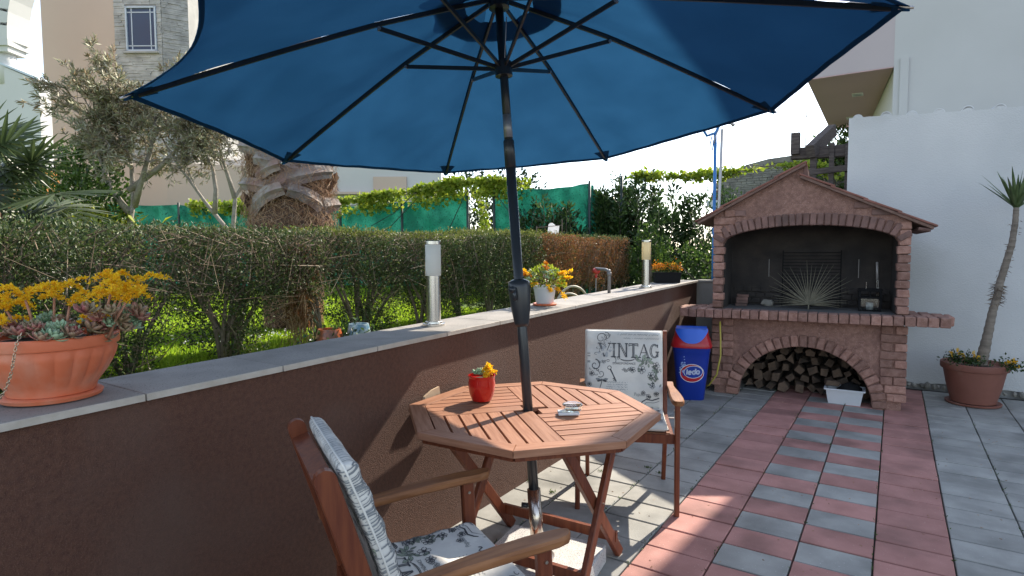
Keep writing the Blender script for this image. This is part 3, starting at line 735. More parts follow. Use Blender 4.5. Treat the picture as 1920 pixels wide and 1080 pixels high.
for y_ in (-.04, .04): MB().box((0, y_, .055), (.095, .002, .085)).build('pane', 'glass', ln)
MB().lathe([(.02, 0), (.02, .05), (.004, .052)], 12, (0, 0, .012)).build('candle', 'cloth_white', ln, True)
MB().tube([(-.02, 0, .16), (-.02, .0, .21)], .004, 6).build('ring', 'steel', ln)
tg = thing('barbecue_tongs', 'long-handled tongs standing upright against the right side of the hearth', 'tongs', BB(1.42, .5, .832), R(5))
MB().tube([(0, 0, 0), (-.01, .03, .30)], .0035, 6).tube([(.016, 0, 0), (.0, .03, .30)], .0035, 6).build('arms', 'steel', tg)
MB().tube([(-.006, .03, .29), (-.012, .04, .46)], .011, 8).build('handle', 'grey_metal', tg, True)
sb = thing('fire_brick_stack', 'short stack of sooty bricks at the left end of the hearth', 'bricks', BB(.22, .45, .832), R(10))
for i in range(4): piece('brick', sb, (.11, .09, .028), (random.gauss(0, .004), 0, .016 + i * .031), (0, 0, random.gauss(0, .05)), 'brick_dark', ch=.003, var=i, jit=.002)
fs = [thing('ash_stone', 'sooty broken stone on the hearth left of the grill rack', 'stone', BB(.46, .52, .835))]
o = put('stone', rock('stone', 9), fs[0], (0, 0, .035)); o.scale = (.14, .08, .08)
# firewood stacked under the arch
def logmesh(var):
    rr = random.Random(var); n = rr.choice([3, 4, 4, 5]); a0 = rr.uniform(0, 6); pts = []
    for i in range(n): a = a0 + 2 * PI * i / n + rr.uniform(-.25, .25); r_ = rr.uniform(.38, .55); pts.append((r_ * math.cos(a), r_ * math.sin(a)))
    m_ = MB(); k = len(pts); vs = []
    for y_, s in ((-.5, .94), (-.47, 1), (.5, 1)):
        for p in pts: vs.append((p[0] * s, y_, p[1] * s))
    f = [tuple(range(k))] + [(i, i + k, (i + 1) % k + k, (i + 1) % k) for i in range(k)] + [(i + k, i + 2 * k, (i + 1) % k + 2 * k, (i + 1) % k + k) for i in range(k)] + [tuple(range(3 * k - 1, 2 * k - 1, -1))]
    return m_.add(vs, f).mesh('firewood_log', 'log_wood')
lms = [logmesh(i) for i in range(12)]
k = 0
for r_ in range(6):
    z = .056 + r_ * .088
    for i in range(12):
        x = .20 + i * .112 + (r_ % 2) * .055 + random.gauss(0, .012)
        if x > 1.5: continue
        y_ = .32 + random.uniform(-.035, .04) + r_ * .012
        hw = .56 * math.sqrt(max(0, 1 - ((z - .05) / .58) ** 2)) + .06
        if abs(x - .81) > hw: continue
        o = bpy.data.objects.new('firewood_log', random.choice(lms)); COL.objects.link(o); o.location = BB(x, y_ + .14, z)
        o.rotation_euler = (random.gauss(0, .04), random.uniform(0, 6.28), R(5) + random.gauss(0, .09)); s = random.uniform(.10, .145); o.scale = (s, .27, s * random.uniform(.75, 1.05))
        o.location.y += random.uniform(-.03, .04); tag(o, 'split firewood log stacked with the others under the barbecue arch', 'log', 'firewood logs under the barbecue arch'); k += 1
tb = thing('plastic_tub', 'translucent white plastic tub under the right side of the barbecue arch', 'tub', BB(1.16, .13, 0), R(2))
def boxtaper(m_, w0, d0, w1, d1, z0, z1):
    return m_.add([(i * w0 / 2, j * d0 / 2, z0) for j in (-1, 1) for i in (-1, 1)] + [(i * w1 / 2, j * d1 / 2, z1) for j in (-1, 1) for i in (-1, 1)], [(0, 2, 3, 1), (4, 5, 7, 6), (0, 1, 5, 4), (2, 6, 7, 3), (0, 4, 6, 2), (1, 3, 7, 5)])
m_ = MB()
for z0, z1, a, b in ((0, .135, .255, .30),):
    m_.add([(i * a / 2, j * .16 / 2, z0) for j in (-1, 1) for i in (-1, 1)] + [(i * b / 2, j * .2 / 2, z1) for j in (-1, 1) for i in (-1, 1)] + [(i * (b - .012) / 2, j * .188 / 2, z1) for j in (-1, 1) for i in (-1, 1)] + [(i * (a - .012) / 2, j * .148 / 2, .01) for j in (-1, 1) for i in (-1, 1)],
           [(0, 2, 3, 1), (0, 1, 5, 4), (2, 6, 7, 3), (0, 4, 6, 2), (1, 3, 7, 5), (4, 5, 9, 8), (6, 10, 11, 7), (4, 8, 10, 6), (5, 7, 11, 9), (8, 9, 13, 12), (10, 14, 15, 11), (8, 12, 14, 10), (9, 11, 15, 13), (12, 13, 15, 14)])
m_.build('tub_body', 'white_plastic', tb)
m_ = MB()
for a, b, c, d in (((-.158, -.108), (.158, -.108), 1, 1), ((-.158, .108), (.158, .108), 1, 1), ((-.158, -.108), (-.158, .108), 1, 1), ((.158, -.108), (.158, .108), 1, 1)): m_.bar((*a, .136), (*b, .136), .014, .012)
m_.build('rim', 'white_plastic', tb)
tw = thing('kindling_piece', 'pale wood offcut lying on top of the white plastic tub', 'wood piece', BB(1.06, .16, .143), R(20))
piece('offcut', tw, (.12, .06, .05), (0, 0, .027), (0, .1, 0), 'log_wood', ch=.006, var=1, jit=.004)
bg_ = thing('charcoal_bag', 'dark crumpled bag sticking out of the white plastic tub', 'bag', BB(1.2, .17, .012), R(5))
m_ = MB().ball((0, 0, .09), (.10, .07, .085), 14, 9); m_.v = [tuple(Vector(v) * (1 + .18 * mnoise.noise(Vector(v) * 24))) for v in m_.v]; m_.build('bag', 'iron', bg_, True)

# ================================================================== WASTE BIN
bn = thing('waste_bin', 'blue plastic waste bin with red swing lid and ledo logo, left of the barbecue', 'waste bin', (-1.60, 5.58, 0), R(16))
def binr(t, w, d, p=3.6):
    c, s = math.cos(t), math.sin(t); return (abs(c / w) ** p + abs(s / d) ** p) ** (-1 / p)
def binsec(w, d, z, n=48): return [(binr(2 * PI * k / n, w, d) * math.cos(2 * PI * k / n), binr(2 * PI * k / n, w, d) * math.sin(2 * PI * k / n), z) for k in range(n)]
def loft(secs, cap=True):
    m_ = MB(); n = len(secs[0]); vs = [v for s in secs for v in s]
    fs = [(j * n + k, j * n + (k + 1) % n, (j + 1) * n + (k + 1) % n, (j + 1) * n + k) for j in range(len(secs) - 1) for k in range(n)]
    if cap: fs += [tuple(range(n - 1, -1, -1)), tuple(range((len(secs) - 1) * n, len(secs) * n))]
    return m_.add(vs, fs)
bw = lambda z: .122 + .052 * z / .52
bdp = lambda z: .10 + .04 * z / .52
loft([binsec(bw(z) * k, bdp(z) * k, z) for z, k in ((0, .96), (.008, 1), (.2, 1), (.40, 1), (.45, 1), (.46, 1.02), (.52, 1.02))]).build('bin_body', 'bin_blue', bn, 'auto')
loft([binsec(a, b, z) for a, b, z in ((.186, .152, .50), (.188, .154, .515), (.178, .144, .555), (.160, .128, .60), (.150, .118, .655), (.148, .112, .672), (.14, .105, .676))]).build('lid_rim', 'bin_red', bn, 'auto')
# swing flap: curved half-disc on the front, steep
def flap(u, v):
    x = (u - .5) * 2 * .145; zt = .678; half = abs(x) / .145; zb = .545 + .11 * (half ** 2.6)
    z = zb + (zt - zb) * v; yy = -(.150 - (z - .515) * .23) - .012 + .03 * half ** 3
    return (x, yy, z)
m_ = MB().grid(20, 8, flap); k0 = len(m_.v); m_.v += [(v[0], v[1] + .014, v[2]) for v in m_.v[:k0]]
f2 = [tuple(i + k0 for i in f[::-1]) for f in m_.f]; m_.f += f2
m_.add([(-.14, -.12, .679), (.14, -.12, .679), (.14, .09, .682), (-.14, .09, .682)], [(0, 1, 2, 3)]); m_.build('swing_flap', 'bin_lid_blue', bn, True)
# logo on the front face (y negative side), mapped onto the body
def onbin(x, z, d=.0015):
    w_, dd_ = bw(z), bdp(z)
    yy = dd_ * (max(0, 1 - abs(x / w_) ** 3.6)) ** (1 / 3.6)
    return (x, -yy - d, z)
def flat(fn, polys, name, mat, parent, d):
    m_ = MB()
    for poly in polys:
        vs = [fn(p[0], p[1], d) for p in poly]; m_.add(vs, [tuple(range(len(vs)))])
    return m_.build(name, mat, parent)
def ribbon(pts, w, closed=False):
    """list of quads following a 2-D polyline"""
    out = []; n = len(pts); P = [Vector((p[0], p[1])) for p in pts]; L_, R_ = [], []
    for i in range(n):
        a = P[(i - 1) % n] if closed or i > 0 else P[i]; b = P[(i + 1) % n] if closed or i < n - 1 else P[i]
        d = (b - a); d = d.normalized() if d.length > 1e-9 else Vector((1, 0)); nn_ = Vector((-d.y, d.x)); ww_ = w(i / max(1, n - 1)) if callable(w) else w
        L_.append(P[i] + nn_ * ww_ / 2); R_.append(P[i] - nn_ * ww_ / 2)
    for i in range(n if closed else n - 1):
        j = (i + 1) % n; out.append([R_[i], R_[j], L_[j], L_[i]])
    return out
def arc(cx, cy, rx, ry, a0, a1, n=16, rot=0.):
    o = []
    for i in range(n + 1):
        a = R(a0 + (a1 - a0) * i / n); x, y = rx * math.cos(a), ry * math.sin(a); c, s = math.cos(rot), math.sin(rot); o.append((cx + x * c - y * s, cy + x * s + y * c))
    return o
LC = (.012, .268)
def fan(cx, cy, rx, ry, n=30, rot=0.):
    a = arc(cx, cy, rx, ry, 0, 360, n, rot)[:-1]; return [[(cx, cy), a[i], a[(i + 1) % n]] for i in range(n)]
# a grey burst behind, red crescent, white ring, blue oval
bur = []
rr = random.Random(3)
for i in range(60): x, z = rr.gauss(-.07, .018), rr.gauss(.30, .035); s = rr.uniform(.004, .011); bur.append([(x - s, z), (x, z - s * .7), (x + s, z + .002), (x, z + s)])
flat(onbin, bur, 'logo_burst', 'logo_pale', bn, .0008)
flat(onbin, fan(LC[0] - .004, LC[1] - .006, .108, .088, 36, .12), 'logo_border', 'logo_white', bn, .0014)
flat(onbin, fan(LC[0] - .004, LC[1] - .006, .102, .082, 36, .12), 'logo_crescent', 'logo_red', bn, .0020)
flat(onbin, fan(LC[0] + .008, LC[1] + .006, .086, .060, 36, .12), 'logo_oval_edge', 'logo_white', bn, .0026)
flat(onbin, fan(LC[0] + .008, LC[1] + .006, .081, .055, 36, .12), 'logo_oval', 'logo_blue', bn, .0032)
def ledo(w):
    q = []; K = 1.12; x0 = LC[0] - .050; zb = LC[1] - .022; s = 1.0
    sh_ = lambda pts: [(x + (z - zb) * .08 + 0, z + (x - x0) * .10) for x, z in pts]
    q += ribbon(sh_([(x0, zb + .002), (x0 + .0, zb + .052)]), w)                                     # l
    ex = x0 + .026
    q += ribbon(sh_([(ex - .012, zb + .018), (ex + .012, zb + .020)] + arc(ex, zb + .018, .0125, .016, 10, 320, 16)), w)   # e
    dx = ex + .036
    q += ribbon(sh_(arc(dx, zb + .018, .0125, .016, 0, 360, 18)), w) + ribbon(sh_([(dx + .0135, zb + .002), (dx + .0135, zb + .054)]), w)   # d
    oxx = dx + .036
    q += ribbon(sh_(arc(oxx, zb + .018, .0125, .016, 0, 360, 18)), w)                               # o
    return q
flat(onbin, ledo(.0115), 'logo_text', 'logo_white', bn, .0038)
flat(onbin, ledo(.0045), 'logo_text_inner', 'logo_pale', bn, .0044)
hs = thing('yellow_hose', 'thin yellow hose hanging between the blue bin and the barbecue', 'hose', (-1.43, 5.80, 0))
MB().tube([(.03, .03, .72), (.045, 0, .55), (.055, -.03, .40), (.03, -.06, .22), (-.05, -.02, .10), (-.13, .05, .06)], .008, 8).build('tube', 'hose_yellow', hs, True)

# ================================================================== TABLE
TX, TY, TZ = -1.305, 2.15, .72
tbl = thing('octagonal_table', 'octagonal slatted wooden folding table with the parasol pole through its centre', 'table', (TX, TY, 0), R(2.3))
AO = .508; AI = .440; RT = R(45)
def rot2(x, y, a): return (x * math.cos(a) - y * math.sin(a), x * math.sin(a) + y * math.cos(a))
for k in range(8):
    a0, a1 = R(22.5 + 45 * k), R(67.5 + 45 * k); ro, ri = AO / math.cos(R(22.5)), AI / math.cos(R(22.5)); g_ = .0012 / ro
    poly = [(ri * math.cos(a0 + g_), ri * math.sin(a0 + g_)), (ro * math.cos(a0 + g_), ro * math.sin(a0 + g_)), (ro * math.cos(a1 - g_), ro * math.sin(a1 - g_)), (ri * math.cos(a1 - g_), ri * math.sin(a1 - g_))]
    am = (a0 + a1) / 2 + RT; m_ = MB()
    # local frame of the rail: x along the rail so the grain follows it
    pl = [rot2(px, py, -(a0 + a1) / 2 - PI / 2) for px, py in poly]
    c_ = (sum(p[0] for p in pl) / 4, sum(p[1] for p in pl) / 4); pl = [(p[0] - c_[0], p[1] - c_[1]) for p in pl]
    ins = [(p[0] * .995, p[1] * .95) for p in pl]
    vs = [(*p, -.013) for p in pl] + [(*p, .010) for p in pl] + [(*p, .013) for p in ins]
    m_.add(vs, [(0, 1, 2, 3)[::-1]] + [(i, (i + 1) % 4, 4 + (i + 1) % 4, 4 + i) for i in range(4)] + [(4 + i, 4 + (i + 1) % 4, 8 + (i + 1) % 4, 8 + i) for i in range(4)] + [(8, 9, 10, 11)])
    c2 = rot2(*c_, (a0 + a1) / 2 + PI / 2 + RT); m_.build('rim_rail', 'wood_table', tbl, loc=(c2[0], c2[1], TZ - .013), rot=(0, 0, (a0 + a1) / 2 + PI / 2 + RT))
    # skirt under each rail
    rs = AO - .028; p0 = (rs / math.cos(R(22.5)) * math.cos(a0 + RT), rs / math.cos(R(22.5)) * math.sin(a0 + RT)); p1 = (rs / math.cos(R(22.5)) * math.cos(a1 + RT), rs / math.cos(R(22.5)) * math.sin(a1 + RT))
    MB().bar((*p0, TZ - .036), (*p1, TZ - .036), .018, .02).build('skirt', 'wood_red', tbl)
lim = AI * math.sqrt(2)
AJ = AI - .003
for q in range(4):
    offs = [(.0015, .074)]; o0 = .082
    while o0 + .045 < AJ: offs.append((o0, o0 + .050)); o0 += .0605
    qa = q * PI / 2
    along_first = False      # grain along local +x of the quadrant
    for (a, b) in offs:
        Lf = lambda o: min(AJ, AJ * math.sqrt(2) - o)
        st_ = .03 if a < .02 else .004
        kink = AJ * math.sqrt(2) - AJ
        poly = [(st_, a), (Lf(a), a)] + ([(Lf(kink), kink)] if a < kink < b else []) + [(Lf(b), b), (st_, b)]
        # x = along slat, y = offset;  place so pinwheel alternates
        if along_first: f = lambda p: p
        else: f = lambda p: (p[1], p[0])
        cx, cy = (st_ + Lf((a + b) / 2)) / 2, (a + b) / 2
        pl = [(p[0] - cx, p[1] - cy) for p in poly]
        th = .018; m_ = MB().prism(pl, -th / 2, th / 2)
        ctr = f((cx, cy)); ang = RT + qa
        c2 = rot2(*ctr, ang)
        if along_first: o = m_.build('slat', 'wood_table', tbl, loc=(c2[0], c2[1], TZ - .0115), rot=(0, 0, ang))
        else:
            m_.v = [(v[0], -v[1], v[2]) for v in m_.v]; m_.f = [t[::-1] for t in m_.f]
            o = m_.build('slat', 'wood_table', tbl, loc=(c2[0], c2[1], TZ - .0115), rot=(0, 0, ang + PI / 2))
for a in (0, PI / 2): 
    p, q_ = rot2(-.45, 0, RT + a), rot2(.45, 0, RT + a)
    for off in (.05, -.05):
        s = rot2(0, off, RT + a); MB().bar((p[0] + s[0], p[1] + s[1], TZ - .032), (q_[0] + s[0], q_[1] + s[1], TZ - .032), .03, .02).build('underframe', 'wood_red', tbl)
for sx in (-.295, .285):
    for (dy, y0, y1) in ((.0, -.27, .33), (.028, .24, -.21)):
        MB().bar((sx + dy, y1, .002), (sx + dy, y0, TZ - .04), .052, .024, up=Vector((1, 0, 0)), ch=.15).build('leg', 'wood_red', tbl)
    MB().tube([(sx - .016, .025, .36), (sx + .045, .025, .36)], .005, 8).build('bolt', 'brass', tbl)
MB().bar((-.30, .255, .115), (.30, .255, .115), .02, .045).build('stretcher', 'wood_red', tbl)
MB().bar((-.27, -.14, .12), (.31, -.14, .12), .02, .045).build('stretcher', 'wood_red', tbl)

# ================================================================== CHAIRS
GATH = True
def sq_print(parent, fn):
    """black line-drawing print; fn(u, v, d) maps the unit square of the cushion to 3-D"""
    ink, grey, light, green = [], [], [], []
    rb0 = globals()['ribbon']
    ribbon = lambda pts, w, closed=False: rb0(pts, (lambda t: w(t) * 1.35) if callable(w) else w * 1.35, closed)
    rr = random.Random(5)
    def glyph(ch, x, y, h, w, t=.004):
        q = []; s = .016; st_ = .018
        def stem(xc, wd=st_, y0=y, y1=y + h, lean=0.):
            for sg in (-1, 1): q.extend(ribbon([(xc + sg * wd / 2 + lean * 0, y0), (xc + sg * wd / 2 + lean, y1)], t))
            grey.extend(ribbon([(xc, y0), (xc + lean, y1)], wd * .3))
        def serif(xc, yy, wd): q.extend(ribbon([(xc - wd / 2, yy), (xc + wd / 2, yy)], t * 1.6))
        if ch == 'I': stem(x + w / 2); serif(x + w / 2, y, w * .9); serif(x + w / 2, y + h, w * .9)
        if ch == 'T':
            stem(x + w / 2); serif(x + w / 2, y, w * .5); q.extend(ribbon([(x, y + h), (x + w, y + h)], t * 1.5)); q.extend(ribbon([(x, y + h * .86), (x + w / 2 - st_ / 2, y + h * .90), ], t)); q.extend(ribbon([(x + w, y + h * .86), (x + w / 2 + st_ / 2, y + h * .90)], t))
            q.extend(ribbon([(x, y + h), (x, y + h * .80)], t)); q.extend(ribbon([(x + w, y + h), (x + w, y + h * .80)], t))
        if ch == 'N':
            stem(x + w * .14, .012); stem(x + w * .86, .012); serif(x + w * .1, y, w * .3); serif(x + w * .1, y + h, w * .3); serif(x + w * .86, y + h, w * .3)
            for dx in (0, .018): q.extend(ribbon([(x + w * .12 + dx, y + h), (x + w * .80 + dx, y)], t))
        if ch == 'V':
            for dx in (0, .02): q.extend(ribbon([(x + dx, y + h), (x + w * .46 + dx * .5, y)], t))
            q.extend(ribbon([(x + w, y + h), (x + w * .5, y)], t)); serif(x + .01, y + h, w * .34); serif(x + w * .95, y + h, w * .28)
            grey.extend(ribbon([(x + .01, y + h), (x + w * .48, y)], .012))
        if ch == 'A':
            for dx in (0, -.018): q.extend(ribbon([(x + w + dx, y), (x + w * .52 + dx * .3, y + h)], t))
            q.extend(ribbon([(x + .004, y), (x + w * .5, y + h)], t)); q.extend(ribbon([(x + w * .22, y + h * .36), (x + w * .78, y + h * .36)], t)); serif(x + .006, y, w * .3); serif(x + w * .93, y, w * .34)
        if ch == 'G':
            cx, cy = x + w * .5, y + h / 2
            for k_ in (1, .68): q.extend(ribbon(arc(cx, cy, w * .5 * k_, h / 2 * (.6 + .4 * k_), 50, 330, 20), t))
            stem(x + w * .85, .014, y + h * .05, y + h * .42); serif(x + w * .82, y + h * .43, w * .4); q.extend(ribbon([(x + w * .86, y + h * .98), (x + w * .84, y + h * .74)], t * 1.4))
        return q
    x = .17
    for ch, wd in (('V', .15), ('I', .075), ('N', .135), ('T', .12), ('A', .13), ('G', .115)):
        ink += glyph(ch, x, .66, .175, wd, .0065); x += wd + .014
    # ornament under the word
    ink += ribbon(arc(.55, .655, .11, .035, 180, 360, 14), .005) + ribbon(arc(.55, .64, .09, .03, 190, 350, 14), .004)
    for cx in (.43, .67): ink += ribbon(arc(cx, .645, .016, .014, 0, 330, 10), .004)
    def flower(cx, cy, r_, tint=True):
        a0 = rr.uniform(0, 72)
        for i in range(5):
            a = R(a0 + 72 * i); px, py = cx + math.cos(a) * r_ * .62, cy + math.sin(a) * r_ * .62
            ink.extend(ribbon(arc(px, py, r_ * .42, r_ * .36, 0, 330, 9, a), .0045))
        ink.extend(fan(cx, cy, r_ * .2, r_ * .2, 7))
        for i in range(9): a = R(40 * i); ink.extend(ribbon([(cx + math.cos(a) * r_ * .24, cy + math.sin(a) * r_ * .24), (cx + math.cos(a) * r_ * .5, cy + math.sin(a) * r_ * .5)], .003))
    def leaf(cx, cy, l, a, g_=True):
        p = lambda s, o: (cx + math.cos(a) * s * l - math.sin(a) * o * l, cy + math.sin(a) * s * l + math.cos(a) * o * l)
        out_ = [p(s, .22 * math.sin(PI * s)) for s in np.linspace(0, 1, 6)] + [p(s, -.22 * math.sin(PI * s)) for s in np.linspace(1, 0, 6)[1:-1]]
        if g_: green.append(out_)
        ink.extend(ribbon(out_, .0024, True)); ink.extend(ribbon([p(0, 0), p(.9, 0)], .002))
    for cx, cy, r_ in ((.62, .50, .04), (.74, .505, .052), (.86, .435, .045), (.93, .56, .045), (.88, .30, .035), (.83, .165, .032), (.76, .21, .028), (.93, .20, .03), (.08, .44, .034), (.05, .30, .03)): flower(cx, cy, r_)
    for i in range(30):
        t = rr.random(); cx = .70 + .26 * t + rr.gauss(0, .03); cy = .57 - .30 * max(0, t - .5) + rr.gauss(0, .05)
        if cx < .97: leaf(cx, cy, rr.uniform(.05, .085), rr.uniform(0, 6.3))
    for i in range(14): leaf(.90 + rr.gauss(0, .03), rr.uniform(.12, .45), rr.uniform(.03, .05), rr.uniform(0, 6.3))
    for i in range(8): leaf(.52 + i * .018, .49 + rr.gauss(0, .012), .045, rr.uniform(2.6, 3.6), False)
    # scrolls at the left and the top
    def spiral(cx, cy, r_, turns, a0, w_=.007, sg=1):
        pts = [(cx + r_ * (1 - i / 26 * .85) * math.cos(a0 + sg * turns * 2 * PI * i / 26), cy + r_ * (1 - i / 26 * .85) * math.sin(a0 + sg * turns * 2 * PI * i / 26)) for i in range(27)]
        return ribbon(pts, lambda t: w_ * (1.2 - t * .7))
    for a in ((.20, .90, .075, 1.3, 0, .006, 1), (.27, .93, .05, 1.4, 2, .005, -1), (.12, .55, .075, 1.2, 1.5, .009, -1), (.20, .44, .05, 1.1, 4, .006, 1), (.05, .16, .05, 1.3, 1, .006, 1), (.13, .10, .05, 1.2, 3, .006, -1), (.36, .60, .07, .6, 2, .006, -1)):
        ink += spiral(*a)
    for i in range(26): cx, cy = rr.choice([(.22, .84), (.17, .72), (.10, .50), (.24, .62), (.30, .86), (.06, .14)]); x_, y_ = cx + rr.gauss(0, .045), cy + rr.gauss(0, .045); ink += ribbon(arc(x_, y_, rr.uniform(.01, .03), rr.uniform(.008, .02), rr.uniform(0, 180), rr.uniform(200, 420), 8), .004)
    for i in range(14): cx, cy = rr.gauss(.22, .07), rr.gauss(.76, .07); light.extend(fan(cx, cy, rr.uniform(.01, .03), rr.uniform(.01, .03), 7))
    # hand-written lines
    def script(x0, x1, y, amp=.007, w_=.0032):
        pts = []; x = x0; ph = rr.uniform(0, 6)
        while x < x1:
            pts.append((x, y + amp * math.sin(ph) * rr.uniform(.3, 1.4))); x += .0055; ph += 1.15
            if rr.random() < .07: grey.extend(ribbon(pts, w_)); pts = []; x += .013
        grey.extend(ribbon(pts, w_) if len(pts) > 1 else [])
    script(.42, .97, .955, .010, .004); script(.50, .97, .905, .007)
    for y_ in (.335, .305, .275, .245): script(.26 + rr.uniform(0, .03), .56, y_)
    # key
    ink.extend(ribbon(arc(.315, .52, .024, .022, 0, 360, 14), .006)); ink.extend(ribbon([(.328, .50), (.405, .345)], .012)); ink.extend(ribbon([(.38, .39), (.36, .375)], .008)); ink.extend(ribbon([(.39, .37), (.368, .355)], .008))
    # dragonfly
    for sg in (-1, 1):
        grey.append([(.215, .365), (.215 + sg * .05, .385), (.215 + sg * .085, .378), (.215 + sg * .07, .355), (.215 + sg * .03, .352)][::sg]); ink.append([(.215, .358), (.215 + sg * .045, .362), (.215 + sg * .07, .345), (.215 + sg * .05, .332), (.215 + sg * .02, .34)][::sg])
    ink += ribbon([(.215, .375), (.212, .33), (.19, .26), (.175, .20)], lambda t: .010 * (1 - .7 * t))
    # word fragments at the left edge and bottom flourish
    for y_ in (.70, .665, .60, .585): ink += ribbon([(.015, y_), (.055, y_)], .006)
    pts = [(.42 + .012 * i, .155 + .018 * math.sin(i * 1.3) - .002 * i) for i in range(16)]; ink += ribbon(pts, .007)
    ink += ribbon([(.70, .02), (.75, .10), (.80, .13), (.88, .12), (.97, .15)], .010); ink += ribbon([(.74, .02), (.80, .09), (.90, .09), (.97, .11)], .004)
    for nm, l_, mt, d in (('print_green', green, 'ink_green', .0006), ('print_wash', light, 'ink_light', .0008), ('print_grey', grey, 'ink_grey', .0012), ('print_black', ink, 'ink', .0016)): flat(fn, l_, nm, mt, parent, d)
    # gathered stripes of print along both side edges
    gat = []
    for i in range(46):
        v_ = .02 + .96 * i / 45
        for sd in (0, 1):
            L_ = rr.uniform(.03, .11); pts = [(abs(sd - q * L_), v_ + .012 * math.sin(q * 3 + i) + rr.gauss(0, .002)) for q in np.linspace(0, 1, 6)]
            if rr.random() < .85: gat.extend(ribbon(pts, rr.uniform(.0035, .008)))
    if GATH: flat(fn, gat, 'print_gathers', 'ink_grey', parent, .0014)
    # small words
    for txt, x, y, h in (('CORRESPONDANCE', .355, .565, .030), ('Populaire', .64, .17, .045)):
        cu = bpy.data.curves.new('words', 'FONT'); cu.body = txt; cu.size = h * 1.35; cu.resolution_u = 2
        if txt[0] == 'P': cu.shear = .1; cu.space_character = .95
        ob = bpy.data.objects.new('words', cu); COL.objects.link(ob); bpy.context.view_layer.update()
        me = bpy.data.meshes.new_from_object(ob.evaluated_get(bpy.context.evaluated_depsgraph_get())); bpy.data.objects.remove(ob)
        for v in me.vertices: v.co = fn(x + v.co.x * .82, y + v.co.y, .0019)
        me.materials.clear(); me.materials.append(MATS['ink' if txt[0] == 'C' else 'ink_grey']); put('print_words', me, parent)

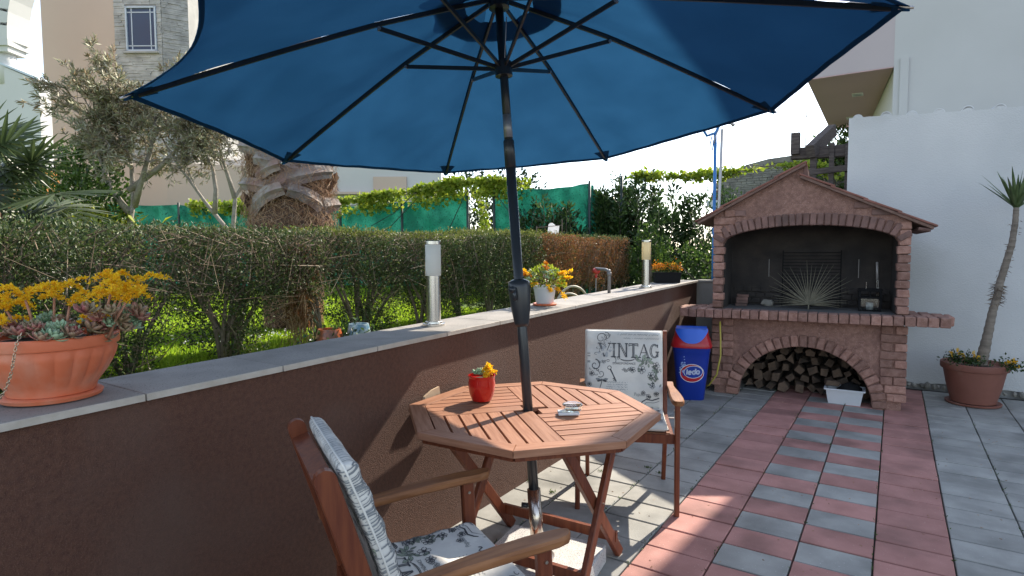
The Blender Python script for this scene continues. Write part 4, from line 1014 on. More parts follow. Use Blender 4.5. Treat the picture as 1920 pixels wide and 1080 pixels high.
def make_chair(label, loc, rz, recline):
    t = thing('folding_armchair', label, 'chair', loc, rz, 'wooden folding armchairs at the table')
    W2 = .262
    for s in (-1, 1):
        x = s * W2
        MB().bar((x, .262, 0), (x, .235, .595), .046, .026, up=Vector((1, 0, 0)), ch=.2).build('leg', 'wood_red', t)
        MB().bar((x - s * .03, -.245, 0), (x - s * .03, -.12, .42), .042, .024, up=Vector((1, 0, 0)), ch=.2).build('leg', 'wood_red', t)
        # shaped arm rest: planform widening towards the front with a rounded nose
        prof = [(-.268, .024, .020), (-.20, .022, .026), (-.10, .023, .019), (0, .027, .010), (.10, .032, .004), (.20, .034, 0), (.27, .032, 0), (.305, .024, -.002), (.318, .010, -.004)]
        prof2 = []
        for a, b in zip(prof, prof[1:]):
            for q in (0, .5): prof2.append(tuple(a[i] * (1 - q) + b[i] * q for i in range(3)))
        prof2.append(prof[-1]); m_ = MB(); vs = []
        for (y_, hw, dz) in prof2:
            zc = .610 + dz * (-1.0); th = .013
            vs += [(x - hw, y_, zc - th * .6), (x - hw * .85, y_, zc - th), (x + hw * .85, y_, zc - th), (x + hw, y_, zc - th * .6), (x + hw, y_, zc + th * .5), (x + hw * .82, y_, zc + th), (x - hw * .82, y_, zc + th), (x - hw, y_, zc + th * .5)]
        n = 8; fs = [(j * n + k, (j + 1) * n + k, (j + 1) * n + (k + 1) % n, j * n + (k + 1) % n) for j in range(len(prof2) - 1) for k in range(n)] + [tuple(range(n)), tuple(range(len(prof2) * n - 1, (len(prof2) - 1) * n - 1, -1))]
        m_.add(vs, fs); m_.build('armrest', 'wood_arm', t, 'auto')
        MB().bar((x - s * .028, -.22, .405), (x - s * .028, .24, .405), .022, .05, ch=.15).build('seat_rail', 'wood_red', t)
        d = Vector((0, -math.sin(recline), math.cos(recline))); p0 = Vector((s * .232, -.165, .34))
        a, b = p0, p0 + d * .562
        m_ = MB().bar(a, b, .052, .024, up=Vector((1, 0, 0)), ch=.12); m_.tube([b - Vector((.0118, 0, 0)), b + Vector((.0118, 0, 0))], .0258, 20); m_.build('back_post', 'wood_red', t)
        MB().tube([(x - .016, .237, .56), (x + .018, .237, .56)], .005, 8).tube([(s * .215, -.165, .405), (s * .285, -.165, .405)], .005, 8).build('bolt', 'brass', t)
    MB().bar((-.25, .228, .40), (.25, .228, .40), .022, .05, ch=.1).build('front_rail', 'wood_red', t)
    MB().bar((-.23, -.21, .40), (.23, -.21, .40), .022, .05, ch=.1).build('rear_rail', 'wood_red', t)
    for i in range(8): y_ = -.175 + i * .055; piece('seat_slat', t, (.46, .038, .014), (0, y_, .424), None, 'wood_chair', ch=.003, var=i % 3)
    m_c = lambda s_: Vector((0, -.165, .34)) + Vector((0, -math.sin(recline), math.cos(recline))) * s_
    for s_ in (.09, .53): p = m_c(s_); MB().bar((-.22, p.y, p.z), (.22, p.y, p.z), .05 if s_ > .5 else .04, .02, up=Vector((0, -math.sin(recline), math.cos(recline))), ch=.1).build('back_rail', 'wood_red', t)
    for i in range(6):
        x = -.165 + i * .066; a, b = m_c(.10), m_c(.52); MB().bar((x, a.y, a.z), (x, b.y, b.z), .012, .04, up=Vector((1, 0, 0))).build('back_slat', 'wood_chair', t)
    # one-piece quilted cushion: seat pad, back pad
    def pad(lenv, mapf, seed):
        nu, nv = 44, 46; hw = .228; T = .030; rm_ = lambda q: .3 * (1 - math.cos(PI * q)) + .4 * q
        def ht(u, v, top):
            e = min(u, 1 - u) * 2 * hw; f = min(v, 1 - v) * lenv; k = min(1, e / .03); l = min(1, f / .03)
            th = T * math.sqrt(max(0, 1 - (1 - k) ** 2)) ** .7 * math.sqrt(max(0, 1 - (1 - l) ** 2)) ** .7
            wv_ = .0045 * mnoise.noise(Vector((u * 3 + seed, v * 4, 1))) + .0055 * math.sin(v * lenv * 75 + 2 * math.sin(u * 5 + seed)) * (.12 + .88 * abs(2 * u - 1) ** 4)
            return (th + (wv_ * k * l if top else 0)) if top else -th * .55
        def surf(u, v, top=True, d=0): return mapf((.5 - u) * 2 * hw, v * lenv, ht(u, v, top) + d)
        m_ = MB().grid(nu, nv, lambda u, v: surf(rm_(u), rm_(v), True)); m_.grid(nu, nv, lambda u, v: surf(rm_(u), rm_(v), False), True)
        return m_, surf
    def seatmap(x, s_, h): return Vector((x + .012, .235 - s_, .452 + h - .012 * math.sin(min(1, s_ / .46) * PI)))
    d = Vector((0, -math.sin(recline), math.cos(recline))); nrm = Vector((0, math.cos(recline), math.sin(recline)))
    def backmap(x, s_, h):
        bow = .010 * math.sin(s_ / .53 * PI * 1.3)
        return Vector((x + .016, -.165, .34)) + nrm * (.052 + h + bow) + d * (.105 + s_)
    for nm, lenv, mp, seed in (('seat_cushion', .43, seatmap, 1 + rz), ('back_cushion', .475, backmap, 4 + rz)):
        m_, surf = pad(lenv, mp, seed); o = m_.build(nm, 'fabric', t, True)
        m2 = MB().tube([surf(u, .0, True) for u in np.linspace(0, 1, 14)], .0035, 5).tube([surf(u, 1., True) for u in np.linspace(0, 1, 14)], .0035, 5).tube([surf(0, v, True) for v in np.linspace(0, 1, 16)], .0035, 5).tube([surf(1, v, True) for v in np.linspace(0, 1, 16)], .0035, 5)
        m2.build('piping', 'fabric', o, True)
        sq_print(o, lambda u, v, dd, s=surf: tuple(s(.012 + .976 * min(1, max(0, u)), .012 + .976 * min(1, max(0, v)), True, dd)))
        if GATH:      # print running round the gathered edges of the pad
            q_ = random.Random(9); m3 = MB()
            def edge(sd, v_, dv, top=False):
                seq = [(.045, False), (.02, False), (.008, False), (.0025, False), (.0, True), (.0025, True), (.008, True), (.02, True), (.05, True)]; A_, B_ = [], []
                for uu, tp_ in seq:
                    for lst, vv in ((A_, v_), (B_, v_ + dv)):
                        if top: p = surf(vv, 1 - uu, tp_, .0012 if tp_ else -.0012) + d * .0012
                        else: p = surf(uu if sd == 0 else 1 - uu, vv + .010 * math.sin(uu * 60 + v_ * 40), tp_, .0012 if tp_ else -.0012) + Vector((.0013 if sd == 0 else -.0013, 0, 0))
                        lst.append(p)
                k0, k1 = q_.choice([(0, 8), (1, 8), (2, 7), (0, 6), (3, 8)])
                for k_ in range(k0, k1): m3.add([A_[k_], A_[k_ + 1], B_[k_ + 1], B_[k_]], [(0, 1, 2, 3)])
            v_ = .03
            while v_ < .97:
                w_ = q_.uniform(.003, .009) * (1.4 if q_.random() < .2 else 1)
                for sd in (0, 1): edge(sd, v_, w_)
                v_ += q_.uniform(.010, .022) if v_ > .5 else q_.uniform(.018, .05)
            if nm == 'back_cushion':
                v_ = .05
                while v_ < .95: edge(0, v_, q_.uniform(.004, .01), True); v_ += q_.uniform(.02, .05)
            stuff(m3.build('print_edge', 'ink_grey', o))
        if nm == 'back_cushion' and recline > .22: sq_print(o, lambda u, v, dd, s=surf: tuple(s(.99 - .98 * min(1, max(0, u)), .01 + .98 * min(1, max(0, v)), False, -dd)))
    m_ = MB()
    for i in range(2): m_.tube([(-.21 + .42 * i, -.14, .44), (-.225 + .45 * i, -.17, .41), (-.235 + .47 * i, -.18, .35)], .003, 5)
    m_.build('tie', 'fabric', t)
    return t
make_chair('nearest wooden folding armchair with a printed cushion, seen from behind its armrest', (-1.125, 1.272, 0), R(-29.3), R(17))
GATH = False
make_chair('wooden folding armchair behind the table, its upright back cushion reading VINTAG', (-1.276, 3.162, 0), R(203), R(11))
# ================================================================== PARASOL
P0 = Vector((-1.312, 2.136, .72)); AX = Vector((-.0931, .0184, .9955)).normalized()
ROOT = P0 + AX * (-.63)
um = thing('parasol', 'large open dark blue parasol on a black pole standing through the table', 'parasol', ROOT)
U = lambda p: Vector(p) - ROOT
TIPS = [(-2.377, 1.056, 1.974), (-2.877, 2.078, 1.908), (-2.52, 3.061, 1.923), (-1.59, 3.568, 2.001), (-.531, 3.239, 2.106), (.014, 2.289, 2.174), (-.33, 1.234, 2.162), (-1.308, .719, 2.08)]
JNT = [(-1.795, 1.765, 2.331), (-1.99, 2.134, 2.306), (-1.864, 2.497, 2.311), (-1.516, 2.684, 2.34), (-1.127, 2.551, 2.379), (-.95, 2.213, 2.402), (-1.069, 1.834, 2.398), (-1.419, 1.649, 2.368)]
TIPS = [U(p) for p in TIPS]; JNT = [U(p) for p in JNT]
ax = lambda s: AX * (.63 + s)          # point on the axis, s metres above the table top
HUB = ax(1.80); RUN = ax(1.478)
MB().tube([ax(-.56), ax(1.16)], .0215, 20).build('lower_pole', 'pole_black', um, True)
MB().tube([ax(1.08), ax(1.74)], .0185, 20).build('upper_pole', 'pole_black', um, True)
MB().tube([ax(1.05), ax(1.165), ax(1.17)], [.0235, .0235, .021], 20).build('joint_sleeve', 'pole_black', um, True)
MB().tube([ax(1.18), ax(1.28)], .0192, 16).build('pole_plate', 'rib_edge', um, True)
MB().tube([ax(.36), ax(.375), ax(.44), ax(.53), ax(.555), ax(.565)], [.026, .032, .042, .050, .046, .026], 24).build('crank_housing', 'pole_black', um, True)
MB().tube([ax(.52) + Vector((.0, -.045, 0)), ax(.52) + Vector((.01, -.075, .005))], [.016, .013], 12).tube([ax(.52) + Vector((.012, -.06, .008)), ax(.50) + Vector((.02, -.07, -.02))], .009, 8).build('crank_knob', 'pole_black', um, True)
MB().tube([RUN - AX * .035, RUN - AX * .03, RUN + AX * .03, RUN + AX * .035], [.022, .038, .038, .024], 16).build('runner', 'pole_black', um, 'auto')
MB().tube([HUB - AX * .06, HUB - AX * .055, HUB, HUB + AX * .05, HUB + AX * .12], [.02, .045, .045, .02, .008], 16).build('crown_hub', 'pole_black', um, 'auto')
def rib_pt(k, v):    # v 0 hub .. 1 tip, bent at the strut joint
    h, j, t = HUB + AX * .0, JNT[k], TIPS[k]
    p = h * (1 - v) ** 2 + (2 * (j * 1.0) - .5 * (h * (.64) ** 2 * 2 + t * (.36) ** 2 * 2) * 0) * 0 if False else None
    vj = .36
    if v < vj: q = v / vj; p = h.lerp(j, q)
    else: q = (v - vj) / (1 - vj); p = j.lerp(t, q)
    return p + AX * (.012 * math.sin(PI * min(1, v)))
for k in range(8):
    pts = [rib_pt(k, v) - AX * .012 for v in np.linspace(.03, .965, 12)]
    m_ = MB()
    for a, b in zip(pts, pts[1:]): m_.bar(a, b + (b - a).normalized() * .004, .010, .018, up=AX)
    rb = m_.build('rib', 'rib_black', um)
    m_ = MB().bar(RUN + (JNT[k] - RUN).normalized() * .03, JNT[k] - AX * .018, .009, .017, up=AX); st = m_.build('strut', 'rib_black', rb)
    MB().tube([JNT[k] - AX * .02 + AX.cross(JNT[k] - HUB).normalized() * .009, JNT[k] - AX * .02 - AX.cross(JNT[k] - HUB).normalized() * .009], .0075, 8).build('rivet', 'rib_edge', rb)
    tp = TIPS[k]; dr = (tp - JNT[k]).normalized()
    MB().tube([tp - dr * .03 - AX * .006, tp + dr * .012 - AX * .006], [.008, .005], 8).build('tip_cap', 'steel', rb)
# canopy: panels stretched between ribs with scalloped hems and creases
NU, NV = 22, 34; v0 = .11
cn = None
def panel_pt(k, u, v, dz=0):
    a, b = rib_pt(k, v), rib_pt((k + 1) % 8, v); p = a.lerp(b, u); s = math.sin(PI * u); c = HUB
    rad = p - c; rad = rad - AX * rad.dot(AX); ln_ = rad.length; rd = rad.normalized() if ln_ > 1e-5 else rad
    sc = (.115 if k == 7 else .045 if k in (0, 6) else .028) * (v ** 5) * (s ** .9)
    p = p - rd * sc * 1.0 + AX * sc * .10
    sag = .020 * s * v * (1 - .3 * v)
    eu = min(u, 1 - u) * 2; side = 1 if u > .5 else -1
    cr = .0045 * math.sin(26 * (1 - v) + 7 * eu * side + k * 2.1) * math.exp(-((1 - v) * 4.2)) * math.exp(-eu * 1.2) * 2 + \
         .018 * mnoise.noise(Vector((u * 2.2 + k * 5.3, v * 1.7, k))) * s + .010 * mnoise.noise(Vector((u * 9 + v * 6 + k * 3, (v - u * .4) * 3, k * 2.))) * s * v
    # diagonal tension folds running from the tip along the hem
    d1 = (1 - v) * 1.0; fold = .012 * math.sin(34 * (u + d1 * .8)) * math.exp(-((u + d1 * .8 - .25) / .22) ** 2) * v + .010 * math.sin(34 * ((1 - u) + d1 * .8)) * math.exp(-(((1 - u) + d1 * .8 - .25) / .22) ** 2) * v
    e_ = 1 - .9 * v ** 10
    return p - AX * (sag) + AX * ((cr + fold * s) * e_)
for k in range(8):
    m_ = MB().grid(NU, NV, lambda u, v: panel_pt(k, u, v0 + (1 - v0) * v))
    pn = m_.build('canopy_panel', 'canopy_blue', um, True)
    m_ = MB()
    for (va, vb) in ((.982, .999),): m_.grid(NU, 1, lambda u, v: panel_pt(k, u, va + (vb - va) * v) - AX * .0025)
    m_.build('hem', 'canopy_blue', pn, True)
    m_ = MB().grid(1, 26, lambda u, v: rib_pt(k, v0 + (1 - v0) * v) - AX * .004 + AX.cross(TIPS[k] - HUB).normalized() * (u - .5) * .017)
    m_.build('seam_tape', 'canopy_seam', pn, True)
    p1, p2 = rib_pt(k, .93), rib_pt(k, 1.0); cr_ = AX.cross(TIPS[k] - HUB).normalized()
    MB().add([p1 - cr_ * .05 - AX * .008, p1 + cr_ * .05 - AX * .008, p2 - AX * .016 + cr_ * .008, p2 - AX * .016 - cr_ * .008], [(0, 1, 2, 3)]).build('tip_pocket', 'canopy_blue', pn)
# vent top: small second canopy above the crown opening
for k in range(8):
    def vt(u, v, k=k):
        a, b = rib_pt(k, .205), rib_pt((k + 1) % 8, .205); e = a.lerp(b, u); top_ = HUB + AX * .10
        return top_.lerp(e, v) + AX * (.055 * (1 - v * .6) + .025 * math.sin(PI * v)) - AX * .02 * math.sin(PI * u) * v
    MB().grid(8, 8, lambda u, v: vt(u, .02 + v * .98)).build('vent_panel', 'canopy_blue', um, True)
MB().tube([HUB + AX * .12, HUB + AX * .20, HUB + AX * .22], [.012, .018, .004], 12).build('finial', 'pole_black', um, True)
MB().tube([RUN + Vector((.02, -.02, .04)), RUN + Vector((.026, -.02, .14)), RUN + Vector((.03, -.02, .21))], .0022, 5).build('cord', 'cloth_white', um, True)
# base
ps = thing('granite_stand', 'square speckled grey granite slab with a chrome socket holding the parasol under the table', 'stand', (-1.25, 2.125, 0), R(7))
me = bevel_box(.46, .46, .085, .006, 'granite'); put('granite_slab', me, ps, (0, 0, .0425))
iv = Matrix.Translation(Vector((-1.25, 2.125, 0))) @ rotz(R(7)); iv.invert()
b0, b1 = iv @ (ROOT + ax(-.628)), iv @ (ROOT + ax(-.345))
MB().tube([b0, b1], .029, 24).build('socket_tube', 'chrome', ps, True)
MB().tube([iv @ (ROOT + ax(-.42) + Vector((-.03, -.01, 0))), iv @ (ROOT + ax(-.42) + Vector((-.055, -.02, 0)))], .012, 12).build('clamp_knob', 'pole_black', ps, True)
MB().lathe([(.07, 0), (.07, .008), (.036, .012), (.034, .03)], 24, (b0.x, b0.y, .085)).build('flange', 'chrome', ps, 'auto')

# ================================================================== TABLE-TOP THINGS
rp = thing('red_flower_pot', 'small glossy red pot of yellow flowers on the wooden table', 'flower pot', (-1.565, 2.145, TZ + .0015))
MB().lathe([(.036, 0), (.044, .004), (.055, .03), (.0605, .06), (.062, .085), (.0595, .105), (.0605, .112), (.0625, .115), (.0625, .119), (.0575, .119), (.056, .105), (.0, .098)], 40).build('pot', 'red_glaze', rp, 'auto')
def flower_spray(parent, base, tip, r_, n, mat='flower_yellow', sz=.011, name='flower_spray', stem='stem_pink'):
    """little star flowers packed along a curved spike"""
    b, t = Vector(base), Vector(tip); mid = (b + t) / 2 + Vector((0, 0, (t - b).length * .18))
    P, D = [], []
    for i in range(n):
        q = random.uniform(.45, 1.); p = (1 - q) ** 2 * b + 2 * q * (1 - q) * mid + q * q * t
        o = Vector((random.gauss(0, 1), random.gauss(0, 1), abs(random.gauss(.5, .7)))).normalized(); p = p + o * r_ * random.uniform(.3, 1)
        for j in range(4): P.append(p); D.append(Vector((random.gauss(0, 1), random.gauss(0, 1), random.gauss(.4, 1))))
    ob = leaves(name, np.array(P), np.array(D), mat, sz, sz * .55, parent, curl=.1)
    MB().tube([(1 - q) ** 2 * b + 2 * q * (1 - q) * mid + q * q * t for q in (0, .3, .6, .95)], [.003, .0026, .002, .001], 5).build('stem', stem, ob, True)
    return ob
def rosette(parent, c, r_, n, mat, tilt=(0, 0), thick=.22, name='rosette'):
    m_ = MB(); rt = Matrix.Rotation(tilt[0], 4, 'X') @ Matrix.Rotation(tilt[1], 4, 'Y')
    for i in range(n):
        a = i * 2.39996; f = (i + 1) / n; l = r_ * (.35 + .65 * math.sqrt(f)); el = R(78 - 66 * f)
        d = Vector((math.cos(a) * math.cos(el), math.sin(a) * math.cos(el), math.sin(el))); s = Vector((-math.sin(a), math.cos(a), 0)); u = s.cross(d) * -1
        if u.z < 0: u = -u
        w_ = l * .30; th = l * thick * .4; V_ = []
        secs = ((.0, .35, 1), (.35, .8, 1), (.68, 1, .9), (.9, .55, .6))
        for (q, ww_, tt) in secs:
            p = d * l * q + u * (l * .10 * math.sin(PI * q) * -1 + l * .12 * q * q)
            V_ += [p - s * w_ * ww_, p - u * th * tt, p + s * w_ * ww_, p + u * th * tt * .35]
        V_.append(d * l * 1.03 + u * l * .14); fs = [(j * 4 + k, j * 4 + (k + 1) % 4, (j + 1) * 4 + (k + 1) % 4, (j + 1) * 4 + k) for j in range(3) for k in range(4)] + [(12 + k, 12 + (k + 1) % 4, 16) for k in range(4)]
        m_.add([rt @ v for v in V_], fs)
    return m_.build(name, mat, parent, True, loc=c)
for i in range(5): rosette(rp, (-.018 + random.gauss(0, .014), random.gauss(0, .012), .115 + random.uniform(0, .02)), .028, 12, 'succ_green', (random.gauss(0, .3), random.gauss(0, .3)))
for (x, y_, z, n) in ((.035, .01, .16, 26), (.055, -.01, .150, 24), (.02, .02, .165, 20), (.06, .02, .135, 18), (.045, -.03, .125, 18), (.01, .0, .145, 12)): flower_spray(rp, (.01, 0, .105), (x * 1.1, y_, z), .012, n, sz=.013)
MB().lathe([(.056, 0), (.055, .003)], 24, (0, 0, .1)).build('soil', 'soil', rp)
as_ = thing('glass_ashtray', 'round clear glass ashtray on top of the flat cigarette packet on the table', 'ashtray', (-1.118, 2.178, TZ + .0145))
MB().lathe([(.030, 0), (.036, .002), (.041, .012), (.042, .024), (.040, .026), (.036, .025), (.033, .010), (.0, .008)], 28).build('bowl', 'glass', as_, 'auto')
MB().lathe([(.0425, .0235), (.0435, .0255), (.041, .028), (.037, .0265)], 28).build('rim', 'glass', as_, True)
pk = thing('cigarette_packet', 'flat pale packet lying under the glass ashtray', 'packet', (-1.128, 2.160, TZ + .002), R(34))
piece('packet', pk, (.088, .056, .011), (0, 0, .0055), None, 'white_plastic', ch=.002)
piece('band', pk, (.0885, .012, .0114), (0, -.015, .0056), None, 'ink_grey', ch=.0015)

# ================================================================== WALL-TOP THINGS
def wall_lamp(label, x, y, glassmat):
    t = thing('bollard_lamp', label, 'lamp', (x, y, CZ(y)), 0, 'steel post lamps on the wall cap')
    MB().lathe([(.060, 0), (.060, .012), (.048, .014), (.047, .022), (.044, .024)], 32).build('base_plate', 'steel', t, 'auto')
    MB().lathe([(.0375, 0), (.0375, .243)], 32, (0, 0, .022)).build('post', 'steel', t, 'auto')
    MB().lathe([(.0395, 0), (.041, .002), (.041, .162), (.0395, .164)], 32, (0, 0, .265)).build('diffuser', glassmat, t, 'auto')
    MB().lathe([(.041, 0), (.042, .001), (.042, .017), (.040, .019)], 32, (0, 0, .4295)).build('cap', 'steel', t, 'auto')
    for a in (40, 160, 280): MB().lathe([(.005, 0), (.004, .004)], 8, (.053 * math.cos(R(a)), .053 * math.sin(R(a)), .012)).build('screw', 'steel', t)
    return t
wall_lamp('nearer steel post lamp on the wall cap, with a white frosted shade', -2.045, 2.375, 'frosted')
wall_lamp('farther steel post lamp on the wall cap, with a yellowish shade', -1.965, 5.33, 'frosted_warm')

# big terracotta bowl, left
bx, by = -2.03, .68
tp = thing('terracotta_bowl', 'large fluted orange plastic bowl of succulents and yellow blooms on the wall end', 'flower pot', (bx, by, CZ(by)))
MB().lathe([(.105, 0), (.118, .004), (.122, .014), (.116, .018), (.10, .018)], 48).build('saucer', 'terracotta_plastic', tp, 'auto')
def flu(t, j, z): return .045 * abs(math.sin(t * 11)) ** .55 * (1 if .02 < z < .128 else 0) * min(1, (z - .02) / .02) * min(1, max(0, (.132 - z) / .012))
prof = [(.098, 0), (.104, .004), (.108, .02), (.114, .035), (.130, .06), (.143, .085), (.151, .105), (.155, .12), (.157, .132), (.158, .136), (.166, .138), (.168, .142), (.168, .166), (.164, .170), (.157, .168), (.152, .150)]
MB().lathe(prof, 156, (0, 0, .016), flute=flu).build('bowl', 'terracotta_plastic', tp, 'auto')
MB().lathe([(.155, 0), (.156, .01), (0.0, .016)], 32, (0, 0, .155)).build('soil', 'soil', tp)
rr = random.Random(11)
for i in range(64):
    a = rr.uniform(0, 2 * PI); q = math.sqrt(rr.random()) * .165; x, y_ = q * math.cos(a), q * math.sin(a)
    mt = rr.choice(['succ_green', 'succ_red', 'succ_red', 'succ_olive', 'succ_green'])
    rosette(tp, (x, y_, .185 + rr.uniform(-.004, .03)), rr.uniform(.024, .042), rr.choice([12, 15, 18]), mt, (rr.gauss(-.1, .35) - y_ * 2, rr.gauss(0, .3) + x * 2))
for i in range(15):      # clump spilling over the far right rim
    x, y_ = .10 + rr.uniform(0, .10), .02 + rr.uniform(-.03, .12)
    rosette(tp, (x, y_ + .03, .20 + rr.uniform(-.03, .055)), rr.uniform(.028, .042), 14, rr.choice(['succ_red', 'succ_green', 'succ_olive']), (rr.gauss(0, .4), .5 + rr.gauss(0, .3)))
rv = Vector((.838, .546, 0)); fv = Vector((-.546, .838, 0))
def clump(parent, c, root, arms, L_, mat='flower_yellow', seed=0, sz=.0098, flat_=.22, n=30):
    q_ = random.Random(seed); c = Vector(c); root = Vector(root)
    MB().tube([root, root.lerp(c, .5) + Vector((.005, 0, .01)), c], [.004, .0035, .003], 6).build('flower_stalk', 'stem_pink', parent, True)
    for i in range(arms):
        a_ = 2 * PI * i / arms + q_.uniform(-.4, .4); l = L_ * q_.uniform(.7, 1.25)
        tip = c + Vector((math.cos(a_) * l, math.sin(a_) * l, l * q_.uniform(-flat_, flat_ * 1.6)))
        b_, t_ = c, tip; P, D = [], []
        for j in range(n):
            q = q_.random() ** .8; p = b_.lerp(t_, q) + Vector((0, 0, .028 * math.sin(PI * min(1, q * .9)))); o = Vector((q_.gauss(0, 1), q_.gauss(0, 1), q_.gauss(.35, .8))).normalized(); p = p + o * .0062 * q_.uniform(.3, 1.2)
            for k_ in range(4): P.append(p); D.append(Vector((q_.gauss(0, 1), q_.gauss(0, 1), q_.gauss(.5, .8))))
        leaves('flower_spray', np.array(P), np.array(D), mat, sz, sz * .5, parent, curl=.1)
for i, (a, c, z, L_, arms) in enumerate(((-.04, -.03, .285, .085, 9), (-.12, .0, .25, .075, 8), (.045, .02, .262, .07, 7), (-.075, -.07, .215, .06, 6), (.20, .03, .30, .095, 10), (.235, -.02, .275, .08, 9), (.16, .05, .275, .07, 7), (-.18, .02, .255, .08, 7), (.19, .0, .33, .05, 5), (-.02, .05, .30, .06, 5), (.15, -.02, .215, .035, 4))):
    clump(tp, rv * a + fv * c + Vector((0, 0, z)), rv * a * .75 + fv * c * .6 + Vector((0, 0, .175)), max(4, arms - 2), L_ * 1.08, seed=i)
cm = thing('metal_chain', 'thin metal chain hanging from the terracotta bowl onto the wall cap', 'chain', (bx, by, CZ(by)))
pts = []
def cpath():
    A_ = [(.050, -.158, .205), (.048, -.172, .178), (.034, -.178, .10), (.008, -.176, .05), (-.03, -.168, .018), (-.06, -.150, .006), (-.10, -.130, .005), (-.14, -.10, .005), (-.17, -.10, .005), (-.22, -.135, .005), (-.26, -.16, .005)]
    A_ = [rotz(R(33)) @ Vector(p) for p in A_]
    out = []
    for i in range(len(A_) - 1):
        p0, p1, p2, p3 = A_[max(i - 1, 0)], A_[i], A_[i + 1], A_[min(i + 2, len(A_) - 1)]
        for q in np.linspace(0, 1, 12, endpoint=False): out.append(.5 * ((2 * p1) + (p2 - p0) * q + (2 * p0 - 5 * p1 + 4 * p2 - p3) * q * q + (3 * p1 - p0 - 3 * p2 + p3) * q ** 3))
    return out
cp = cpath(); seg = [0]
for a, b in zip(cp, cp[1:]): seg.append(seg[-1] + (b - a).length)
lk = MB(); lk.tube([(0.0052 * math.cos(t), .0034 * math.sin(t), 0) for t in np.linspace(0, 2 * PI, 11)], .0011, 5, cap=False); lme = lk.mesh('link', 'chain_metal', True)
s = 0; i = 0
while s < seg[-1] - .01:
    j = int(np.searchsorted(seg, s)); a, b = cp[max(0, j - 1)], cp[min(len(cp) - 1, j + 1)]; p = cp[min(j, len(cp) - 1)]; d = (b - a).normalized()
    q = d.to_track_quat('X', 'Z').to_euler(); o = put('link', lme, cm, p); m4 = d.to_track_quat('X', 'Z').to_matrix() @ Matrix.Rotation(PI / 2 * (i % 2) + .6, 3, 'X'); o.rotation_euler = m4.to_euler(); s += .0082; i += 1

# white pot with flowers in the middle
wp = thing('white_flower_pot', 'weathered white pot of yellow-green succulents behind the parasol pole', 'flower pot', (-2.03, 3.53, CZ(3.53)))
MB().lathe([(.07, 0), (.082, .004), (.085, .014), (.078, .016), (.07, .012)], 32).build('saucer', 'terracotta_plastic', wp, 'auto')
MB().lathe([(.055, 0), (.062, .01), (.075, .10), (.079, .105), (.079, .125), (.073, .125), (.07, .11), (0, .108)], 32, (0, 0, .012)).build('pot', 'white_plastic', wp, 'auto')
for i in range(60):
    a = rr.uniform(0, 2 * PI); q = rr.uniform(0, .15); zz = .14 + .13 * math.sqrt(max(0, 1 - (q / .16) ** 2)) * rr.uniform(.5, 1)
    rosette(wp, (q * math.cos(a), q * math.sin(a), zz), rr.uniform(.018, .03), 10, rr.choice(['succ_green', 'succ_olive', 'succ_green']), (rr.gauss(0, .5), rr.gauss(0, .5)))
A = []
for i in range(700): d = Vector((rr.gauss(0, 1), rr.gauss(0, 1), abs(rr.gauss(.2, .8)))).normalized(); A.append((d.x * .13, d.y * .13, .13 + d.z * .14))
A = np.array(A); leaves('foliage', A, unit(A - [0, 0, .12]) + rdir(len(A)) * .6, 'vine_leaf', .024, .011, wp)
for (a, b, z1, n, mt) in ((-.1, -.19, .26, 50, 'flower_yellow'), (.02, .0, .30, 40, 'flower_orange'), (.05, .13, .23, 50, 'flower_yellow'), (.1, .18, .19, 50, 'flower_yellow'), (.08, .2, .24, 26, 'flower_yellow'), (-.08, -.16, .22, 50, 'flower_orange'), (.0, .04, .10, 40, 'flower_yellow'), (.05, .14, .05, 40, 'flower_yellow'), (-.05, -.1, .14, 30, 'flower_yellow'), (.1, .15, .14, 40, 'flower_yellow')):
    c = rr.uniform(-.1, .0); flower_spray(wp, rv * a * .6 + fv * c * .5 + Vector((0, 0, .15)), rv * b + fv * c + Vector((0, 0, z1)), .016, n, mt, .014)
# dark planter at the far end
dp_ = thing('dark_planter', 'dark rectangular planter of orange and yellow flowers near the far end of the wall', 'planter', (-2.02, 6.10, CZ(6.1)), R(30))
m_ = MB(); boxtaper(m_, .25, .14, .27, .16, 0, .105); m_.build('trough', 'iron', dp_); MB().box((0, 0, .105), (.28, .17, .012)).build('rim', 'iron', dp_)
dpm = MATS['iron']
A = np.array([(rr.uniform(-.14, .14), rr.uniform(-.07, .07), .11 + abs(rr.gauss(0, .04))) for _ in range(900)]); leaves('foliage', A, rdir(900, .8), 'bush_leaf', .022, .009, dp_)
A = np.array([(rr.uniform(-.15, .15), rr.uniform(-.07, .07), .13 + abs(rr.gauss(0, .035))) for _ in range(700)]); leaves('blossom', A, rdir(700, .6), 'flower_orange', .016, .010, dp_)
for i in range(9): flower_spray(dp_, (rr.uniform(-.1, .1), rr.uniform(-.05, .05), .12), (rr.uniform(-.16, .16), rr.uniform(-.07, .07), rr.uniform(.16, .215)), .012, 22, rr.choice(['flower_orange', 'flower_yellow']), .013)
